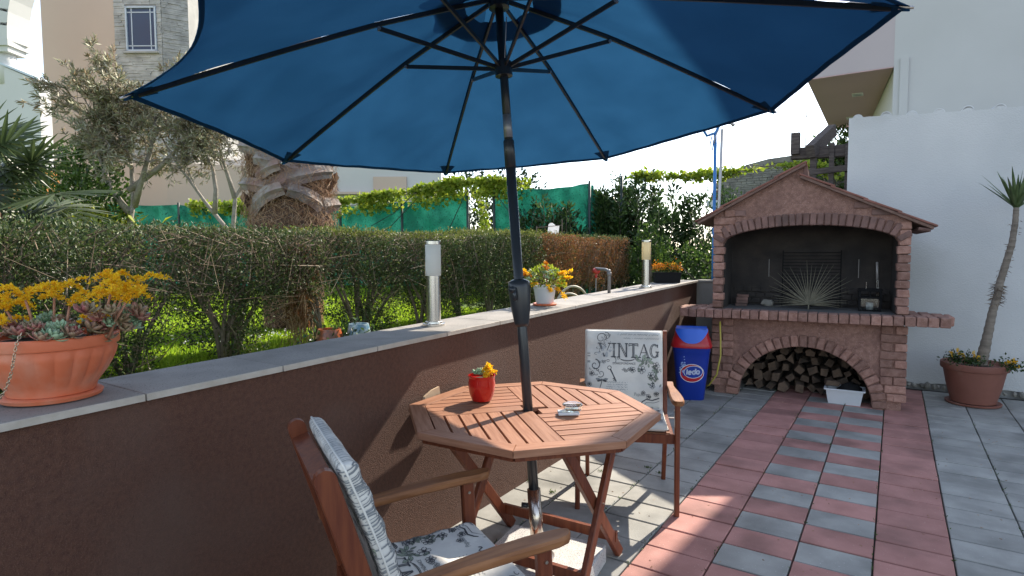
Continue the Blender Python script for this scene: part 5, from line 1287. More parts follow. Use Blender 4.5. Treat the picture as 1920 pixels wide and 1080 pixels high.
# standpipe with bend, red tap, hose
pi_ = thing('water_standpipe', 'bent grey water pipe with a red tap behind the far part of the wall cap', 'tap', (-2.20, 4.70, GZ))
MB().tube([(.16, -.05, .32), (.16, -.05, .50), (.158, -.05, .52), (.148, -.045, .535), (.12, -.03, .545), (.0, .03, .55)], .014, 12).build('pipe', 'pipe', pi_, True)
MB().tube([(.16, -.05, .495), (.16, -.05, .525)], .019, 12).ball((.155, -.048, .532), .019).build('elbow', 'pipe', pi_, True)
MB().tube([(0.02, .02, .53), (-.02, .045, .53)], .026, 14).tube([(0, .03, .50), (0, .03, .47)], .012, 8).build('tap_wheel', 'tap_red', pi_, True)
MB().tube([(0, .03, .47), (-.005, .035, .30), (-.01, .04, 0)], .006, 6).build('stand', 'pipe', pi_)
ho = thing('garden_hose', 'coiled beige garden hose rising behind the wall beside the white pot', 'hose', (-2.5, 4.75, GZ))
m_ = MB()
for (cx, cy, rx, rz_) in ((.02, .0, .19, .30), (.0, .12, .20, .36), (.05, .05, .17, .25)): m_.tube([(cx + .2 * math.cos(a) * rx / .2 * .55, cy + .85 * math.cos(a) * rx, .02 + rz_ * max(0, math.sin(a)) ** .8) for a in np.linspace(0, PI, 22)], .011, 8)
m_.build('tube', 'hose_beige', ho, True)

# yucca in pot
yp = thing('yucca_pot', 'large terracotta pot with small yellow flowers round a tall leaning yucca stem', 'flower pot', (.635, 6.74, 0))
yp.scale = (.93, .93, .95)
MB().lathe([(.185, 0), (.222, .006), (.228, .022), (.222, .026), (.19, .016)], 48).build('saucer', 'terracotta_old', yp, 'auto')
MB().lathe([(.172, 0), (.182, .006), (.192, .05), (.222, .16), (.248, .30), (.252, .315), (.27, .32), (.275, .33), (.275, .375), (.268, .382), (.255, .38), (.245, .345), (0, .335)], 56, (0, 0, .02)).build('pot', 'terracotta_old', yp, 'auto')
MB().lathe([(.246, 0), (0, .01)], 24, (0, 0, .358)).build('soil', 'soil', yp)
A = []; 
for cx, cy, n in ((-.15, -.08, 260), (-.02, -.12, 160), (.25, -.12, 220)):
    for i in range(n): A.append((cx + rr.gauss(0, .05), cy + rr.gauss(0, .05), .40 + abs(rr.gauss(0, .045)) + (-.03 if cx > .2 else 0)))
A = np.array(A); leaves('ground_foliage', A, rdir(len(A), .5), 'shrub_leaf', .03, .016, yp)
for (x, y_, z) in ((-.20, -.1, .50), (-.15, -.12, .53), (-.1, -.1, .48), (-.02, -.14, .52), (.02, -.12, .47), (.27, -.14, .47), (.30, -.12, .45), (.24, -.14, .45), (.32, -.13, .40)): flower_spray(yp, (x * .8, y_ * .8, .38), (x, y_, z), .014, 16, sz=.015)
yu = thing('yucca_plant', 'tall leaning yucca with a bare stem and one spiky green head', 'plant', (.675, 6.72, .36))
yc = [(.0, 0, 0), (.02, 0, .12), (.045, 0, .30), (.07, .0, .50), (.095, 0, .62), (.11, 0, .75), (.145, 0, .92), (.18, 0, 1.10), (.195, 0, 1.28), (.197, 0, 1.41)]
rads = [.050, .043, .036, .031, .030, .029, .027, .025, .022, .020]
m_ = MB(); P_ = []
for i in range(len(yc) - 1):
    for q in range(6): f = q / 6; P_.append((Vector(yc[i]).lerp(Vector(yc[i + 1]), f), rads[i] * (1 - f) + rads[i + 1] * f))
P_.append((Vector(yc[-1]), rads[-1])); m_.tube([p for p, r_ in P_], [r_ * (1 + (.07 if j % 2 else -.05) + random.gauss(0, .02)) for j, (p, r_) in enumerate(P_)], 14); m_.build('trunk', 'yucca_bark', yu, True)
A, B = [], []
for i in range(150):
    h = random.choice([random.uniform(.55, .74), random.uniform(.56, .70), random.uniform(.7, 1.3)]); a = random.uniform(0, 2 * PI); x = np.interp(h, [p[2] for p in yc], [p[0] for p in yc]); r_ = .033
    p = (x + r_ * math.cos(a), r_ * math.sin(a), h); A.append(p); k_ = random.uniform(.02, .05) * (1 if h < .75 else .5); B.append((p[0] + k_ * math.cos(a), p[1] + k_ * math.sin(a), h - k_ * random.uniform(-.3, .8)))
stuff(sticks('dry_leaf_bases', A, B, .004, .001, 'twig', yu))
for i in range(30):
    a = i * 2.4; el = R(86 - 50 * (i / 30) ** .9 + random.gauss(0, 4)); L_ = random.uniform(.28, .42) * (1 if i > 4 else .8); m_ = MB(); d = Vector((math.cos(a) * math.cos(el), math.sin(a) * math.cos(el), math.sin(el))); s_ = Vector((-math.sin(a), math.cos(a), 0)); u_ = d.cross(s_)
    vs = []
    for q, ww_ in ((0, .016), (.15, .017), (.45, .016), (.8, .008), (1, .001)):
        p = Vector((.197, 0, 1.40 + .02 * (1 - i / 30))) + d * L_ * q + Vector((0, 0, -.03 * q * q * (i / 30))); vs += [p - s_ * ww_, p + u_ * ww_ * .35, p + s_ * ww_, p + u_ * ww_ * .2]
    m_.add(vs, [(j * 4 + k, j * 4 + (k + 1) % 4, (j + 1) * 4 + (k + 1) % 4, (j + 1) * 4 + k) for j in range(4) for k in range(4)]); m_.build('leaf_blade', 'yucca_leaf', yu, True)

# timber frame, poles behind the barbecue
tf = thing('timber_pergola', 'dark weathered timber pergola frame left of the white wall', 'pergola', (-.8, 8.2, 0))
def tbx(nm, a, b, w_, h_): MB().bar(a, b, w_, h_, ch=.06).build(nm, 'old_timber', tf)
tbx('beam', (-.33, 0, 2.615), (.33, 0, 2.60), .12, .14)
tbx('post', (-.075, -.08, 0), (-.075, -.08, 2.66), .07, .07)
tbx('post', (.12, -.06, 0), (.12, -.06, 2.70), .055, .055)
tbx('post', (.29, -.06, 0), (.29, -.06, 2.68), .055, .055)
tbx('rail', (-.12, -.10, 2.36), (.34, -.10, 2.385), .05, .07)
tbx('beam_stub', (-.28, -.07, 2.60), (-.28, -.07, 2.86), .10, .10)
MB().bar((-.10, -.2, 2.60), (.07, .5, 2.95), .10, .15, ch=.05).build('rafter_end', 'old_timber', tf)
tbx('rail', (-.12, -.10, 1.9), (.34, -.10, 1.9), .05, .07)
bpz = thing('blue_pole', 'blue metal pole rising behind the left roof edge of the barbecue', 'pole', (-1.87, 7.4, 0))
MB().tube([(0, 0, 0), (0, 0, 2.84)], .020, 12).build('post', 'blue_metal', bpz, True)
MB().tube([(-.115, -.1, 2.86), (-.09, -.05, 2.80), (0, 0, 2.83), (.05, 0, 2.93)], .018, 8).build('bracket', 'blue_metal', bpz, True)
MB().tube([(-.04, 0, 2.80), (-.06, -.01, 2.70), (-.035, 0, 2.62), (-.02, 0, 2.75)], .008, 6).build('cord', 'blue_metal', bpz, True)
gpz = thing('grey_pole', 'thin grey metal pole beside the blue pole behind the barbecue', 'pole', (-1.80, 7.36, 0))
MB().tube([(-.02, 0, 0), (-.004, 0, 1.95), (.018, 0, 2.86)], .017, 12).build('post', 'grey_metal', gpz, True)
MB().tube([(-.03, 0, 2.90), (.04, 0, 2.93), (.12, 0, 2.92), (.15, .02, 2.885)], .02, 8).build('hook', 'grey_metal', gpz, True)
MB().tube([(-.02, 0, 2.86), (-.05, 0, 2.80), (-.075, 0, 2.70)], .006, 6).build('wire', 'grey_metal', gpz, True)
# ================================================================== VEGETATION
def box_pts(n, x0, x1, y0, y1, z0, z1, shell=.16):
    P = np.stack([RNG.uniform(x0, x1, n), RNG.uniform(y0, y1, n), RNG.uniform(z0, z1, n)], 1)
    return P
def nz(P, s, seed=0.):
    return np.array([mnoise.noise(Vector((p[0] * s + seed, p[1] * s, p[2] * s))) for p in P])
def hedge(label, x0, x1, y0, y1, zt, zb, n, ntrunk, brown=None, topmat=True, twn=900, loc=None, lsz=(.021, .011), bare=0., low=None, ty=None):
    cx, cy = (x0 + x1) / 2, (y0 + y1) / 2
    t = thing('hedge', label, 'hedge', (cx, cy, GZ)); O_ = np.array([cx, cy, GZ])
    # points biased to the faces, thin in the middle, ragged lower edge
    P = box_pts(n * 2, x0, x1, y0, y1, (GZ - .02) if low else zb - .25, zt)
    dx = np.minimum(P[:, 0] - x0, x1 - P[:, 0]); dz = zt - P[:, 2]; dy = np.minimum(P[:, 1] - y0, y1 - P[:, 1])
    dmin = np.minimum(np.minimum(dx, dz), dy)
    keep = RNG.random(len(P)) < np.exp(-dmin / .12) * 1.1 + .22
    ragged = (np.interp(P[:, 1], [q[0] for q in low], [q[1] for q in low]) if low else zb) + .06 * nz(P * [0, 1, 0], 5., 4.) + .16 * nz(P, 6., 1.) + .03 * RNG.normal(size=len(P))
    keep &= P[:, 2] > ragged
    keep &= RNG.random(len(P)) < np.clip(.95 + .9 * nz(P, 6., 9.) + .6 * nz(P, 1.7, 2.) - bare * np.clip((P[:, 0] - (x1 - .10)) / .1, 0, 1), .15, 1)
    P = P[keep]; P = P + np.stack([.02 * nz(P, 7), .02 * nz(P, 7, 3), .022 * nz(P, 6, 6)], 1)
    D = rdir(len(P), .5) + np.stack([np.where(P[:, 0] > cx, .7, -.7), np.zeros(len(P)), np.zeros(len(P))], 1)
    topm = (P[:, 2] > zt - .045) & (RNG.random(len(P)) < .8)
    rest_ = ~topm
    if brown:
        bm = (P[:, 1] + .25 * nz(P, 4., 8.) > brown[0]) & (RNG.random(len(P)) < brown[1]) ; rest_ &= ~bm; topm &= ~bm
        leaves('brown_foliage', P[bm] - O_, D[bm], 'hedge_brown_leaf', *lsz, t)
    leaves('foliage', P[rest_] - O_, D[rest_], 'hedge_leaf', *lsz, t)
    if topm.any(): leaves('top_foliage', P[topm] - O_, rdir(topm.sum(), 1.), 'hedge_lit_leaf' if topmat else 'hedge_leaf', lsz[0], lsz[1], t)
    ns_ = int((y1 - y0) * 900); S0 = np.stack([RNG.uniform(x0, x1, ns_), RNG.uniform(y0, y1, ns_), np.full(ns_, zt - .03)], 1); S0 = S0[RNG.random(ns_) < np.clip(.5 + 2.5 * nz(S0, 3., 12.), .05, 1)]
    hh = RNG.uniform(.02, .075, len(S0)) ; SP = np.repeat(S0, 3, 0); SP[:, 2] += RNG.random(len(SP)) * np.repeat(hh, 3); leaves('shoot_foliage', SP - O_, rdir(len(SP), 1.2), 'hedge_lit_leaf' if topmat else 'hedge_leaf', lsz[0], lsz[1], t)
    # trunks and tangle of bare twigs
    for i in range(ntrunk):
        y_ = (ty[i] if ty and i < len(ty) else y0 + (i + .5) * (y1 - y0) / ntrunk + random.uniform(-.08, .08)); m_ = MB(); fx = cx + random.uniform(-.05, .12)
        for j in range(random.choice([3, 4])):
            a = random.uniform(-.45, .45); b_ = random.uniform(-.12, .12)
            pts = [Vector((fx, y_, GZ)) - Vector(O_), Vector((fx + b_ * .3, y_ + a * .25, GZ + .22)) - Vector(O_), Vector((fx + b_, y_ + a * .7, GZ + .48)) - Vector(O_), Vector((fx + b_ * 1.5, y_ + a * 1.1, zt - .1)) - Vector(O_)]
            m_.tube(pts, [.017, .013, .010, .004], 6)
        m_.build('trunk', 'bark', t, True)
    A, B = [], []
    for i in range(twn):
        fx = x1 - abs(random.gauss(0, .10)) if random.random() < .75 else random.uniform(x0, x1)
        yy_ = random.uniform(y0, y1); lo_ = float(np.interp(yy_, [q[0] for q in low], [q[1] for q in low])) if low else zb - .1; p = Vector((fx, yy_, random.uniform(lo_, zt - .05))); a = random.gauss(1.2, .9); L_ = random.uniform(.08, .34)
        d = Vector((random.gauss(.0, .22), math.cos(a), abs(math.sin(a)) * .9 + random.gauss(0, .3))).normalized(); q = p + d * L_
        q.x = min(q.x, x1 + .03); q.z = min(q.z, zt + .01); A.append(p - Vector(O_)); B.append(q - Vector(O_))
    sticks('twigs', A, B, RNG.uniform(.0014, .0042, twn), .001, 'twig', t)['kind'] = 'stuff'
    return t
hedge('long clipped dark green hedge full of bare twigs at the left, behind the flower bowl', -3.85, -3.12, -1.2, 2.60, 1.535, .95, 128000, 9, twn=1700, topmat=False, bare=.3, low=[(-1.2, .72), (1.5, .74), (1.60, 1.06), (1.72, 1.14), (1.92, 1.10), (1.97, .80), (2.12, .76), (2.18, 1.12), (2.45, 1.14), (2.6, 1.0)], ty=[-.8, -.2, .35, .8, 1.2, 1.5, 1.98, 2.06, 2.12])
hedge('thin middle hedge with leggy stems between the palm trunk and the parasol pole', -3.80, -3.22, 2.62, 4.35, 1.555, 1.02, 60000, 6, twn=600, topmat=True, bare=.3, low=[(2.6, 1.22), (3.0, 1.18), (3.08, .80), (3.32, .76), (3.40, 1.14), (3.74, 1.18), (3.85, .86), (4.1, .80), (4.35, 1.08)], ty=[3.15, 3.2, 3.3, 3.9, 4.0, 2.75])
hedge('sunlit-topped hedge turning brown at its end, behind the white flower pot', -3.80, -3.15, 4.37, 6.35, 1.60, .92, 70000, 6, brown=(5.55, .85), twn=260, low=[(4.37, .9), (4.5, 1.02), (4.75, .98), (4.9, .76), (6.35, .74)])
hedge('short brown dried-out hedge block behind the red tap', -3.72, -3.12, 6.55, 7.85, 1.585, 1.0, 24000, 4, brown=(5.6, .95), twn=300, topmat=False)

# grass
def grass(name, n, xr, yr, mat, h, w_, z=GZ, mask=None):
    P = np.stack([RNG.uniform(*xr, n), RNG.uniform(*yr, n), np.full(n, z)], 1)
    k = RNG.random(n) < np.clip(.8 + 1.2 * nz(P, 3., 5.), .25, 1); P = P[k]
    if mask is not None: P = P[mask(P)]
    D = rdir(len(P), 1.6); D[:, 2] = abs(D[:, 2]) + .5
    return stuff(leaves(name, P, D, mat, h, w_, None, curl=.12, jl=.5))
grass('grass', 130000, (-5.2, -2.3), (.9, 5.6), 'grass_blade', .05, .008)
grass('grass', 50000, (-9.5, -4.8), (1.5, 8.3), 'grass_blade', .075, .013)
grass('border_plants', 900, (-2.5, -2.3), (.0, 1.3), 'bush_leaf', .12, .022)
grass('border_plants', 1300, (-2.7, -2.3), (2.5, 6.4), 'bush_leaf', .10, .02)
# daisies
A = np.array([(random.uniform(-4.4, -3.9), random.uniform(2.2, 3.1), GZ + .07) for _ in range(90)]); stuff(leaves('daisies', A, rdir(90, .3), 'cloth_white', .016, .014))
ye = thing('yellow_grass_clump', 'bright yellow-green grass clump above the hedge at the left', 'grass clump', (-8.75, 3.2, GZ))
A = np.array([(random.gauss(0, .32), random.gauss(0, .25), random.uniform(.6, 1.1)) for _ in range(1500)]); leaves('blades', A, rdir(1500, 1.4), 'yellow_grass', .26, .02, ye)

# ceramic planters behind the wall
for lb, x, y_, rad, mt in (('orange patterned ceramic planter on the lawn just behind the wall', -2.86, 2.36, .085, 'ceramic_orange'), ('round pale blue patterned ceramic planter on the lawn just behind the wall', -2.78, 2.52, .075, 'ceramic_blue')):
    cpn = thing('ceramic_planter', lb, 'planter', (x, y_, GZ)); zt_ = .26 if 'blue' in lb else .24
    MB().lathe([(.05, 0), (.07, .02), (rad, .10), (rad * 1.03, .17), (rad * .86, zt_ - .02), (rad * .8, zt_), (rad * .7, zt_), (rad * .7, zt_ - .04), (0, zt_ - .05)], 28).build('body', mt, cpn, 'auto')
    A = np.array([(random.gauss(0, .07), random.gauss(0, .08), zt_ - .02 + abs(random.gauss(0, .05)) - .08) for _ in range(150)]); leaves('foliage', A, rdir(150, .6), 'shrub_leaf', .04, .016, cpn)

# palm trunk with cut leaf bases
pt_ = thing('palm_trunk', 'thick shaggy palm trunk with pale cut leaf bases rising behind the hedge', 'palm tree', (-4.50, 3.32, GZ))
prof = [(.22, 0), (.23, .2), (.25, .5), (.31, .75), (.335, .95), (.31, 1.1), (.32, 1.4), (.34, 1.8), (.33, 2.3), (.28, 2.7), (.1, 2.8)]
MB().lathe(prof, 40, flute=lambda t, j, z: .08 * mnoise.noise(Vector((math.cos(t) * 3, math.sin(t) * 3, z * 5)))).build('trunk', 'palm_fibre', pt_, True)
n = 16000; a = RNG.uniform(0, 2 * PI, n); z = RNG.uniform(.05, 2.2, n); r_ = np.interp(z, [p[1] for p in prof], [p[0] for p in prof]) * RNG.uniform(.97, 1.10, n)
A = np.stack([r_ * np.cos(a), r_ * np.sin(a), z], 1); tn = np.stack([-np.sin(a), np.cos(a), np.zeros(n)], 1); B = A + tn * RNG.normal(size=(n, 1)) * .06 + rdir(n) * .022 + np.array([0, 0, -.045]); 
stuff(sticks('fibre', A, B, .0022, .0008, 'twig_dry', pt_)); n2 = 2600; a = RNG.uniform(0, 2 * PI, n2); z = RNG.uniform(.95, 2.1, n2); rr2 = .36 + .05 * RNG.random(n2); A = np.stack([rr2 * np.cos(a), rr2 * np.sin(a), z], 1); B = A + rdir(n2) * .035 + np.stack([-np.sin(a), np.cos(a), np.zeros(n2)], 1) * RNG.normal(size=(n2, 1)) * .05 - [0, 0, .05]; stuff(sticks('loose_fibre', A, B, .002, .0006, 'twig_dry', pt_)); 
def stub(a0, z0, ln_, lean, wd_=.115, az=0., nm='leaf_base'):
    """broad cut leaf base: thick keeled strap wrapping up round the trunk, sawn off square"""
    m_ = MB(); vs = []; ns = 8; jit = [random.gauss(0, .006) for _ in range(12)]
    for i in range(ns + 1):
        q = i / ns; a_ = a0 + lean * q; rr_ = .330 + .02 * q + .055 * q * q + .02 * math.sin(z0 * 40); zz = z0 + az * q * (1.5 - .5 * q)
        w2 = wd_ * (1.12 - .38 * q) / 2 * (1 + jit[i] * 5); th = .016 + .006 * q
        c = Vector((math.cos(a_) * rr_, math.sin(a_) * rr_, zz)); o_2 = Vector((math.cos(a_), math.sin(a_), 0)); t_ = Vector((-math.sin(a_) * lean * rr_, math.cos(a_) * lean * rr_, az)).normalized(); s_ = o_2.cross(t_).normalized()
        for (u_, v_) in ((-1, -.1), (-1, .25), (-.45, .5), (.0, 1.5 + jit[i] * 30), (.3, .9), (1, .2), (1, -.1), (0, -.6)): vs.append(c + s_ * u_ * w2 + o_2 * v_ * th)
    fs = [(j * 8 + k, j * 8 + (k + 1) % 8, (j + 1) * 8 + (k + 1) % 8, (j + 1) * 8 + k) for j in range(ns) for k in range(8)] + [tuple(range(7, -1, -1)), tuple(range(ns * 8, ns * 8 + 8))]
    m_.add(vs, fs); o = m_.build(nm, 'palm_stub', pt_, False)
    e = [vs[ns * 8 + k] for k in range(8)]; cc = sum(e, Vector()) / 8; MB().add([cc + (p - cc) * .93 + t_ * .002 for p in e], [tuple(range(8))]).build('cut_end', 'twig_dry', o)
    return o
# front (towards camera) azimuth of the trunk
AF = math.atan2(-3.32, 4.50)
for i, (da, z0, ln, az, wd_) in enumerate(((-1.3, 1.03, 1.15, .20, .15), (1.15, 1.05, -1.2, .17, .15), (.95, 1.10, .45, .03, .14), (-.30, 1.22, -1.15, .07, .13), (-.45, 1.25, 1.4, .15, .15), (.35, 1.36, -1.1, .12, .15), (-.9, 1.34, .7, .08, .12), (.25, 1.42, 1.05, .10, .14), (-.2, 1.50, -1.1, .10, .14), (-.6, 1.56, 1.2, .14, .14), (.7, 1.58, -1.1, .12, .14), (.1, 1.70, 1.1, .12, .14), (.1, 1.78, -1.1, .12, .14), (-.9, 1.85, 1.0, .1, .13), (1.5, 1.30, .5, .08, .12), (-1.6, 1.5, -.5, .1, .12))): stub(AF + da, z0, .3, ln, wd_, az)
for k in range(12): stub(AF + PI - 1.2 + k * .22, 1.05 + (k % 5) * .2, .3, (-1) ** k * .85, .14, .12)
# dry fibre hanging in the hedge gap
dfb = thing('dry_palm_fibre', 'rusty dry fronds hanging in the hedge gap beneath the palm trunk', 'dry fronds', (-3.35, 2.52, GZ))
n = 260; A = np.stack([RNG.normal(0, .05, n), RNG.normal(0, .05, n), RNG.uniform(.15, .80, n)], 1); B = A + rdir(n) * .05 + np.stack([RNG.normal(0, .02, n), RNG.normal(0, .03, n), -RNG.uniform(.08, .22, n)], 1)
sticks('strands', A, B, .003, .001, 'twig_dry', dfb)
A = np.stack([RNG.normal(0, .05, 400), RNG.normal(0, .05, 400), RNG.uniform(.25, .75, 400)], 1); leaves('dry_leaves', A, rdir(400, -.5), 'hedge_brown_leaf', .05, .01, dfb)

# wispy olive-leaved tree, two stems
def branchy(pts, n_sub, spread, ln, A, B, RA, LP, LD, leaf_n, depth=0):
    for i in range(n_sub):
        q = random.uniform(.25, 1); k = q * (len(pts) - 1); j = min(int(k), len(pts) - 2); p = Vector(pts[j]).lerp(Vector(pts[j + 1]), k - j)
        d = (Vector(pts[j + 1]) - Vector(pts[j])).normalized() + Vector((random.gauss(0, spread), random.gauss(0, spread), random.gauss(.1, spread * .8))); d.normalize(); L_ = ln * random.uniform(.5, 1.2)
        mid = p + d * L_ * .5 + Vector((random.gauss(0, .04), random.gauss(0, .04), random.gauss(0, .04))); e = mid + (d + Vector((random.gauss(0, .3), random.gauss(0, .3), random.gauss(-.05, .3)))).normalized() * L_ * .5
        for a, b in ((p, mid), (mid, e)): A.append(a); B.append(b); RA.append((.010, .0055, .003)[depth])
        if depth < 2: branchy([p, mid, e], (5, 5)[depth], spread, ln * .62, A, B, RA, LP, LD, leaf_n, depth + 1)
        if depth >= 1:
            for _ in range(leaf_n):
                f = random.random(); z_ = (mid.lerp(e, f)); LP.append(z_); LD.append(((e - mid).normalized() + Vector((random.gauss(0, .7), random.gauss(0, .7), random.gauss(0, .7)))).normalized())
def airy_tree(nm, label, base, stems, mat, leafsz, n_sub, spread, ln, leaf_n, barkm='bark_grey', r0=.045):
    t = thing(nm, label, 'tree', base); A, B, RA, LP, LD = [], [], [], [], []; O_ = Vector(base); m_ = MB()
    for s in stems:
        s2 = [Vector(p) - O_ for p in s]; m_.tube(s2, [r0 * (1 - .75 * i / (len(s2) - 1)) for i in range(len(s2))], 8); branchy(s2[len(s2) // 2 - 1:], n_sub, spread, ln, A, B, RA, LP, LD, leaf_n)
    m_.build('trunk', barkm, t, True); sticks('branches', A, B, np.array(RA), np.array(RA) * .6, barkm, t)
    leaves('foliage', np.array(LP), np.array(LD), mat, *leafsz, t); return t
random.seed(21)
airy_tree('olive_tree', 'wispy grey-green tree with slender leaves left of the palm trunk', (-8.2, 3.65, GZ), [
    [(-8.22, 3.63, GZ), (-8.22, 3.63, 1.64), (-8.17, 3.69, 2.05), (-8.2, 3.7, 2.5), (-8.3, 3.65, 3.0), (-8.35, 3.62, 3.45)],
    [(-8.2, 3.66, 1.9), (-8.3, 3.5, 2.2), (-8.5, 3.45, 2.7), (-8.6, 3.45, 3.1)],
    [(-8.18, 3.7, 2.0), (-8.0, 3.75, 2.4), (-7.9, 3.85, 2.9), (-7.95, 3.9, 3.4)],
    [(-8.2, 3.66, 2.2), (-7.9, 3.9, 2.5), (-7.7, 4.05, 2.75), (-7.55, 4.1, 2.9)]], 'olive_leaf', (.085, .013), 9, .66, .50, 15)
airy_tree('olive_tree', 'multi-stemmed pale-barked bare tree just left of the palm trunk', (-7.13, 4.34, GZ), [
    [(-7.10, 4.34, GZ), (-7.13, 4.34, 1.67), (-7.3, 4.25, 1.9), (-7.4, 4.19, 2.05), (-7.55, 4.1, 2.3), (-7.75, 4.0, 2.6), (-7.9, 3.9, 2.95)],
    [(-7.3, 4.25, 1.9), (-7.25, 4.25, 2.2), (-7.3, 4.25, 2.45), (-7.45, 4.2, 2.8), (-7.6, 4.1, 3.1)],
    [(-7.05, 4.38, GZ), (-7.09, 4.36, 1.67), (-7.08, 4.40, 2.1), (-7.0, 4.48, 2.3), (-6.96, 4.52, 2.65), (-6.97, 4.55, 3.0)],
    [(-7.08, 4.40, 2.1), (-7.2, 4.35, 2.5), (-7.3, 4.3, 2.9)]], 'olive_leaf', (.065, .011), 4, .6, .36, 5, r0=.034)
# leafy bush left
def bush(label, base, size, n, mat, lsz, seed, nm='bush', cat='bush', hollow=.3, stems=7, dense=1.):
    t = thing(nm, label, cat, base); sx, sy, sz = size
    d = rdir(n); r_ = RNG.random(n) ** .45; P = d * r_[:, None] * [sx, sy, sz] + [0, 0, sz]
    k = RNG.random(n) < np.clip(.55 + 1.6 * nz(P, 2.4 / max(sx, .4) ** .5, seed) + .7 * nz(P, 7., seed + 3), .03, 1) * dense; k &= (r_ * (1 + .35 * nz(d, 2.2, seed + 7)) < 1.0)
    P = P[k]; leaves('foliage', P, unit(P - [0, 0, sz * .6]) + rdir(len(P), .3), mat, *lsz, t)
    m_ = MB()
    for i in range(stems):
        e = Vector((random.gauss(0, sx * .5), random.gauss(0, sy * .5), sz * random.uniform(1., 1.7))); m_.tube([(0, 0, -.02), e * .35 + Vector((0, 0, .1)), e], [.022, .014, .004], 5)
    m_.build('branches', 'bark', t, True); return t
bush('rounded mid-green leafy bush between the fan palm and the cream house', (-8.85, 3.3, GZ), (.78, .7, 1.08), 17000, 'bush_leaf', (.062, .036), 3., dense=1.3)
bush('light green small bush lowest at the left above the hedge', (-9.3, 2.75, GZ), (.6, .5, .8), 5000, 'bush_leaf', (.06, .03), 6.)
# fan palm at the left edge
fp = thing('fan_palm', 'dark fan palm with spiky leaves at the left edge', 'palm tree', (-6.0, 1.65, GZ))
MB().tube([(0, 0, 0), (.02, 0, .7), (0, 0, 1.15)], [.11, .10, .08], 12).build('trunk', 'palm_fibre', fp, True)
def fan_leaf(parent, base, c, L_, nb, facing, mat='fan_leaf', span=150, droop=.12):
    c = Vector(c); f = Vector(facing).normalized(); up = Vector((0, 0, 1)); s_ = f.cross(up).normalized(); u_ = s_.cross(f).normalized(); m_ = MB()
    ctrd = (c - Vector(base)).normalized()
    for i in range(nb):
        a = R(-span + 2 * span * i / (nb - 1)); l = L_ * (1 - .25 * abs(a / R(span)) ** 2) * random.uniform(.92, 1.05); dd_ = (ctrd * math.cos(a) + f.cross(ctrd).normalized() * math.sin(a)).normalized(); nn_ = f
        sd = dd_.cross(nn_).normalized(); vs = []
        for q, ww_ in ((0, .004), (.3, .013), (.55, .015), (.85, .007), (1, .0008)):
            p = c + dd_ * l * q - up * droop * l * q * q + nn_ * .01 * (i % 2); vs += [p - sd * ww_ * L_ * 2.6, p + nn_ * ww_ * .5, p + sd * ww_ * L_ * 2.6]
        m_.add(vs, [(j * 3, j * 3 + 1, j * 3 + 4, j * 3 + 3) for j in range(4)] + [(j * 3 + 1, j * 3 + 2, j * 3 + 5, j * 3 + 4) for j in range(4)])
    o = m_.build('fan_leaf', mat, parent); MB().tube([base, (Vector(base) + c) / 2 + up * .04, c], [.012, .009, .007], 6).build('leaf_stalk', mat, o, True); return o
tocam = Vector((6, -1.65, -.6)).normalized()
random.seed(5)
for (x, y_, z, L_, fx, fz) in ((.30, .20, 1.42, .46, .0, .9), (.42, .30, 1.18, .50, .3, .8), (.05, -.05, 1.60, .45, .2, .4), (.18, .05, 1.50, .42, .5, .3), (.28, .16, .92, .52, .5, .6), (.1, -.1, 1.0, .5, .8, .1), (-.3, .1, 1.4, .45, .2, .7), (-.1, -.35, 1.25, .5, .4, .5), (.3, -.2, 1.15, .5, .7, .3), (.2, .25, .75, .45, .5, .4), (-.35, -.2, 1.1, .45, .1, .8), (.1, .4, 1.1, .45, .2, .8)):
    f = (tocam * fx + Vector((0, 0, fz)) + Vector((random.gauss(0, .12), random.gauss(0, .12), 0))).normalized(); fan_leaf(fp, (0, 0, 1.1), (x, y_, z - .02), L_, 26, f)

rv3 = Vector((.838, .546, 0))
for (dx, z, L_, tilt) in ((.06, 1.56, .46, .62), (.10, 1.36, .46, .85), (-.05, 1.18, .5, .5)):
    c = rv3 * dx + Vector((0, 0, z)); fan_leaf(fp, c - rv3 * .35 - Vector((0, 0, .12)), c, L_, 34, (tocam * .55 + Vector((0, 0, tilt))).normalized(), span=105, droop=.16)
# green netting fence with posts and vine
fen = thing('netting_fence', 'green shade-net fence strung between dark posts behind the hedge', 'fence', (-9.4, 7.8, GZ))
FO = Vector((-9.4, 7.8, GZ))
FP = [(-15.3, 5.95, 2.57), (-12.9, 6.75, 2.44), (-11.6, 7.2, 2.34), (-9.1, 7.86, 2.30), (-6.35, 8.33, 2.46)]
FP2 = [(-5.85, 8.42, 2.50), (-4.27, 8.9, 2.52)]
def net(a, b, seed, bot=1.0):
    a, b = Vector(a) - FO, Vector(b) - FO; d = b - a; nn_ = Vector((d.y, -d.x, 0)).normalized()
    def fn(u, v):
        zt = (a.z + (b.z - a.z) * u) - .05 * math.sin(PI * u); p = a + d * u; p.z = zt * v + (GZ * 0 - .0) * (1 - v)
        w_ = .10 * mnoise.noise(Vector((u * 5 + seed, v * 2.5, seed))) + .03 * math.sin((u * 9 + v * 3.5 + seed) * 3.1) + .025 * math.sin(u * 25 + v * 6 + seed) * (1 - .5 * v)
        return p + nn_ * w_
    MB().grid(40, 16, fn).build('net_panel', 'net_green', fen, True)
for i in range(4): net(FP[i], FP[i + 1], i * 3.1)
net(*FP2, 17.)
net((-4.27, 8.9, 2.50), (-4.0, 9.5, 2.3), 23.)
for p in FP + FP2 + [(-3.83, 9.19, 2.60), (-7.7, 8.1, 2.4)]: p = Vector(p) - FO; MB().tube([(p.x + .03, p.y - .05, 0), (p.x + .03, p.y - .05, p.z + .04)], .024, 8).build('post', 'metal_dark', fen, True)
m_ = MB()
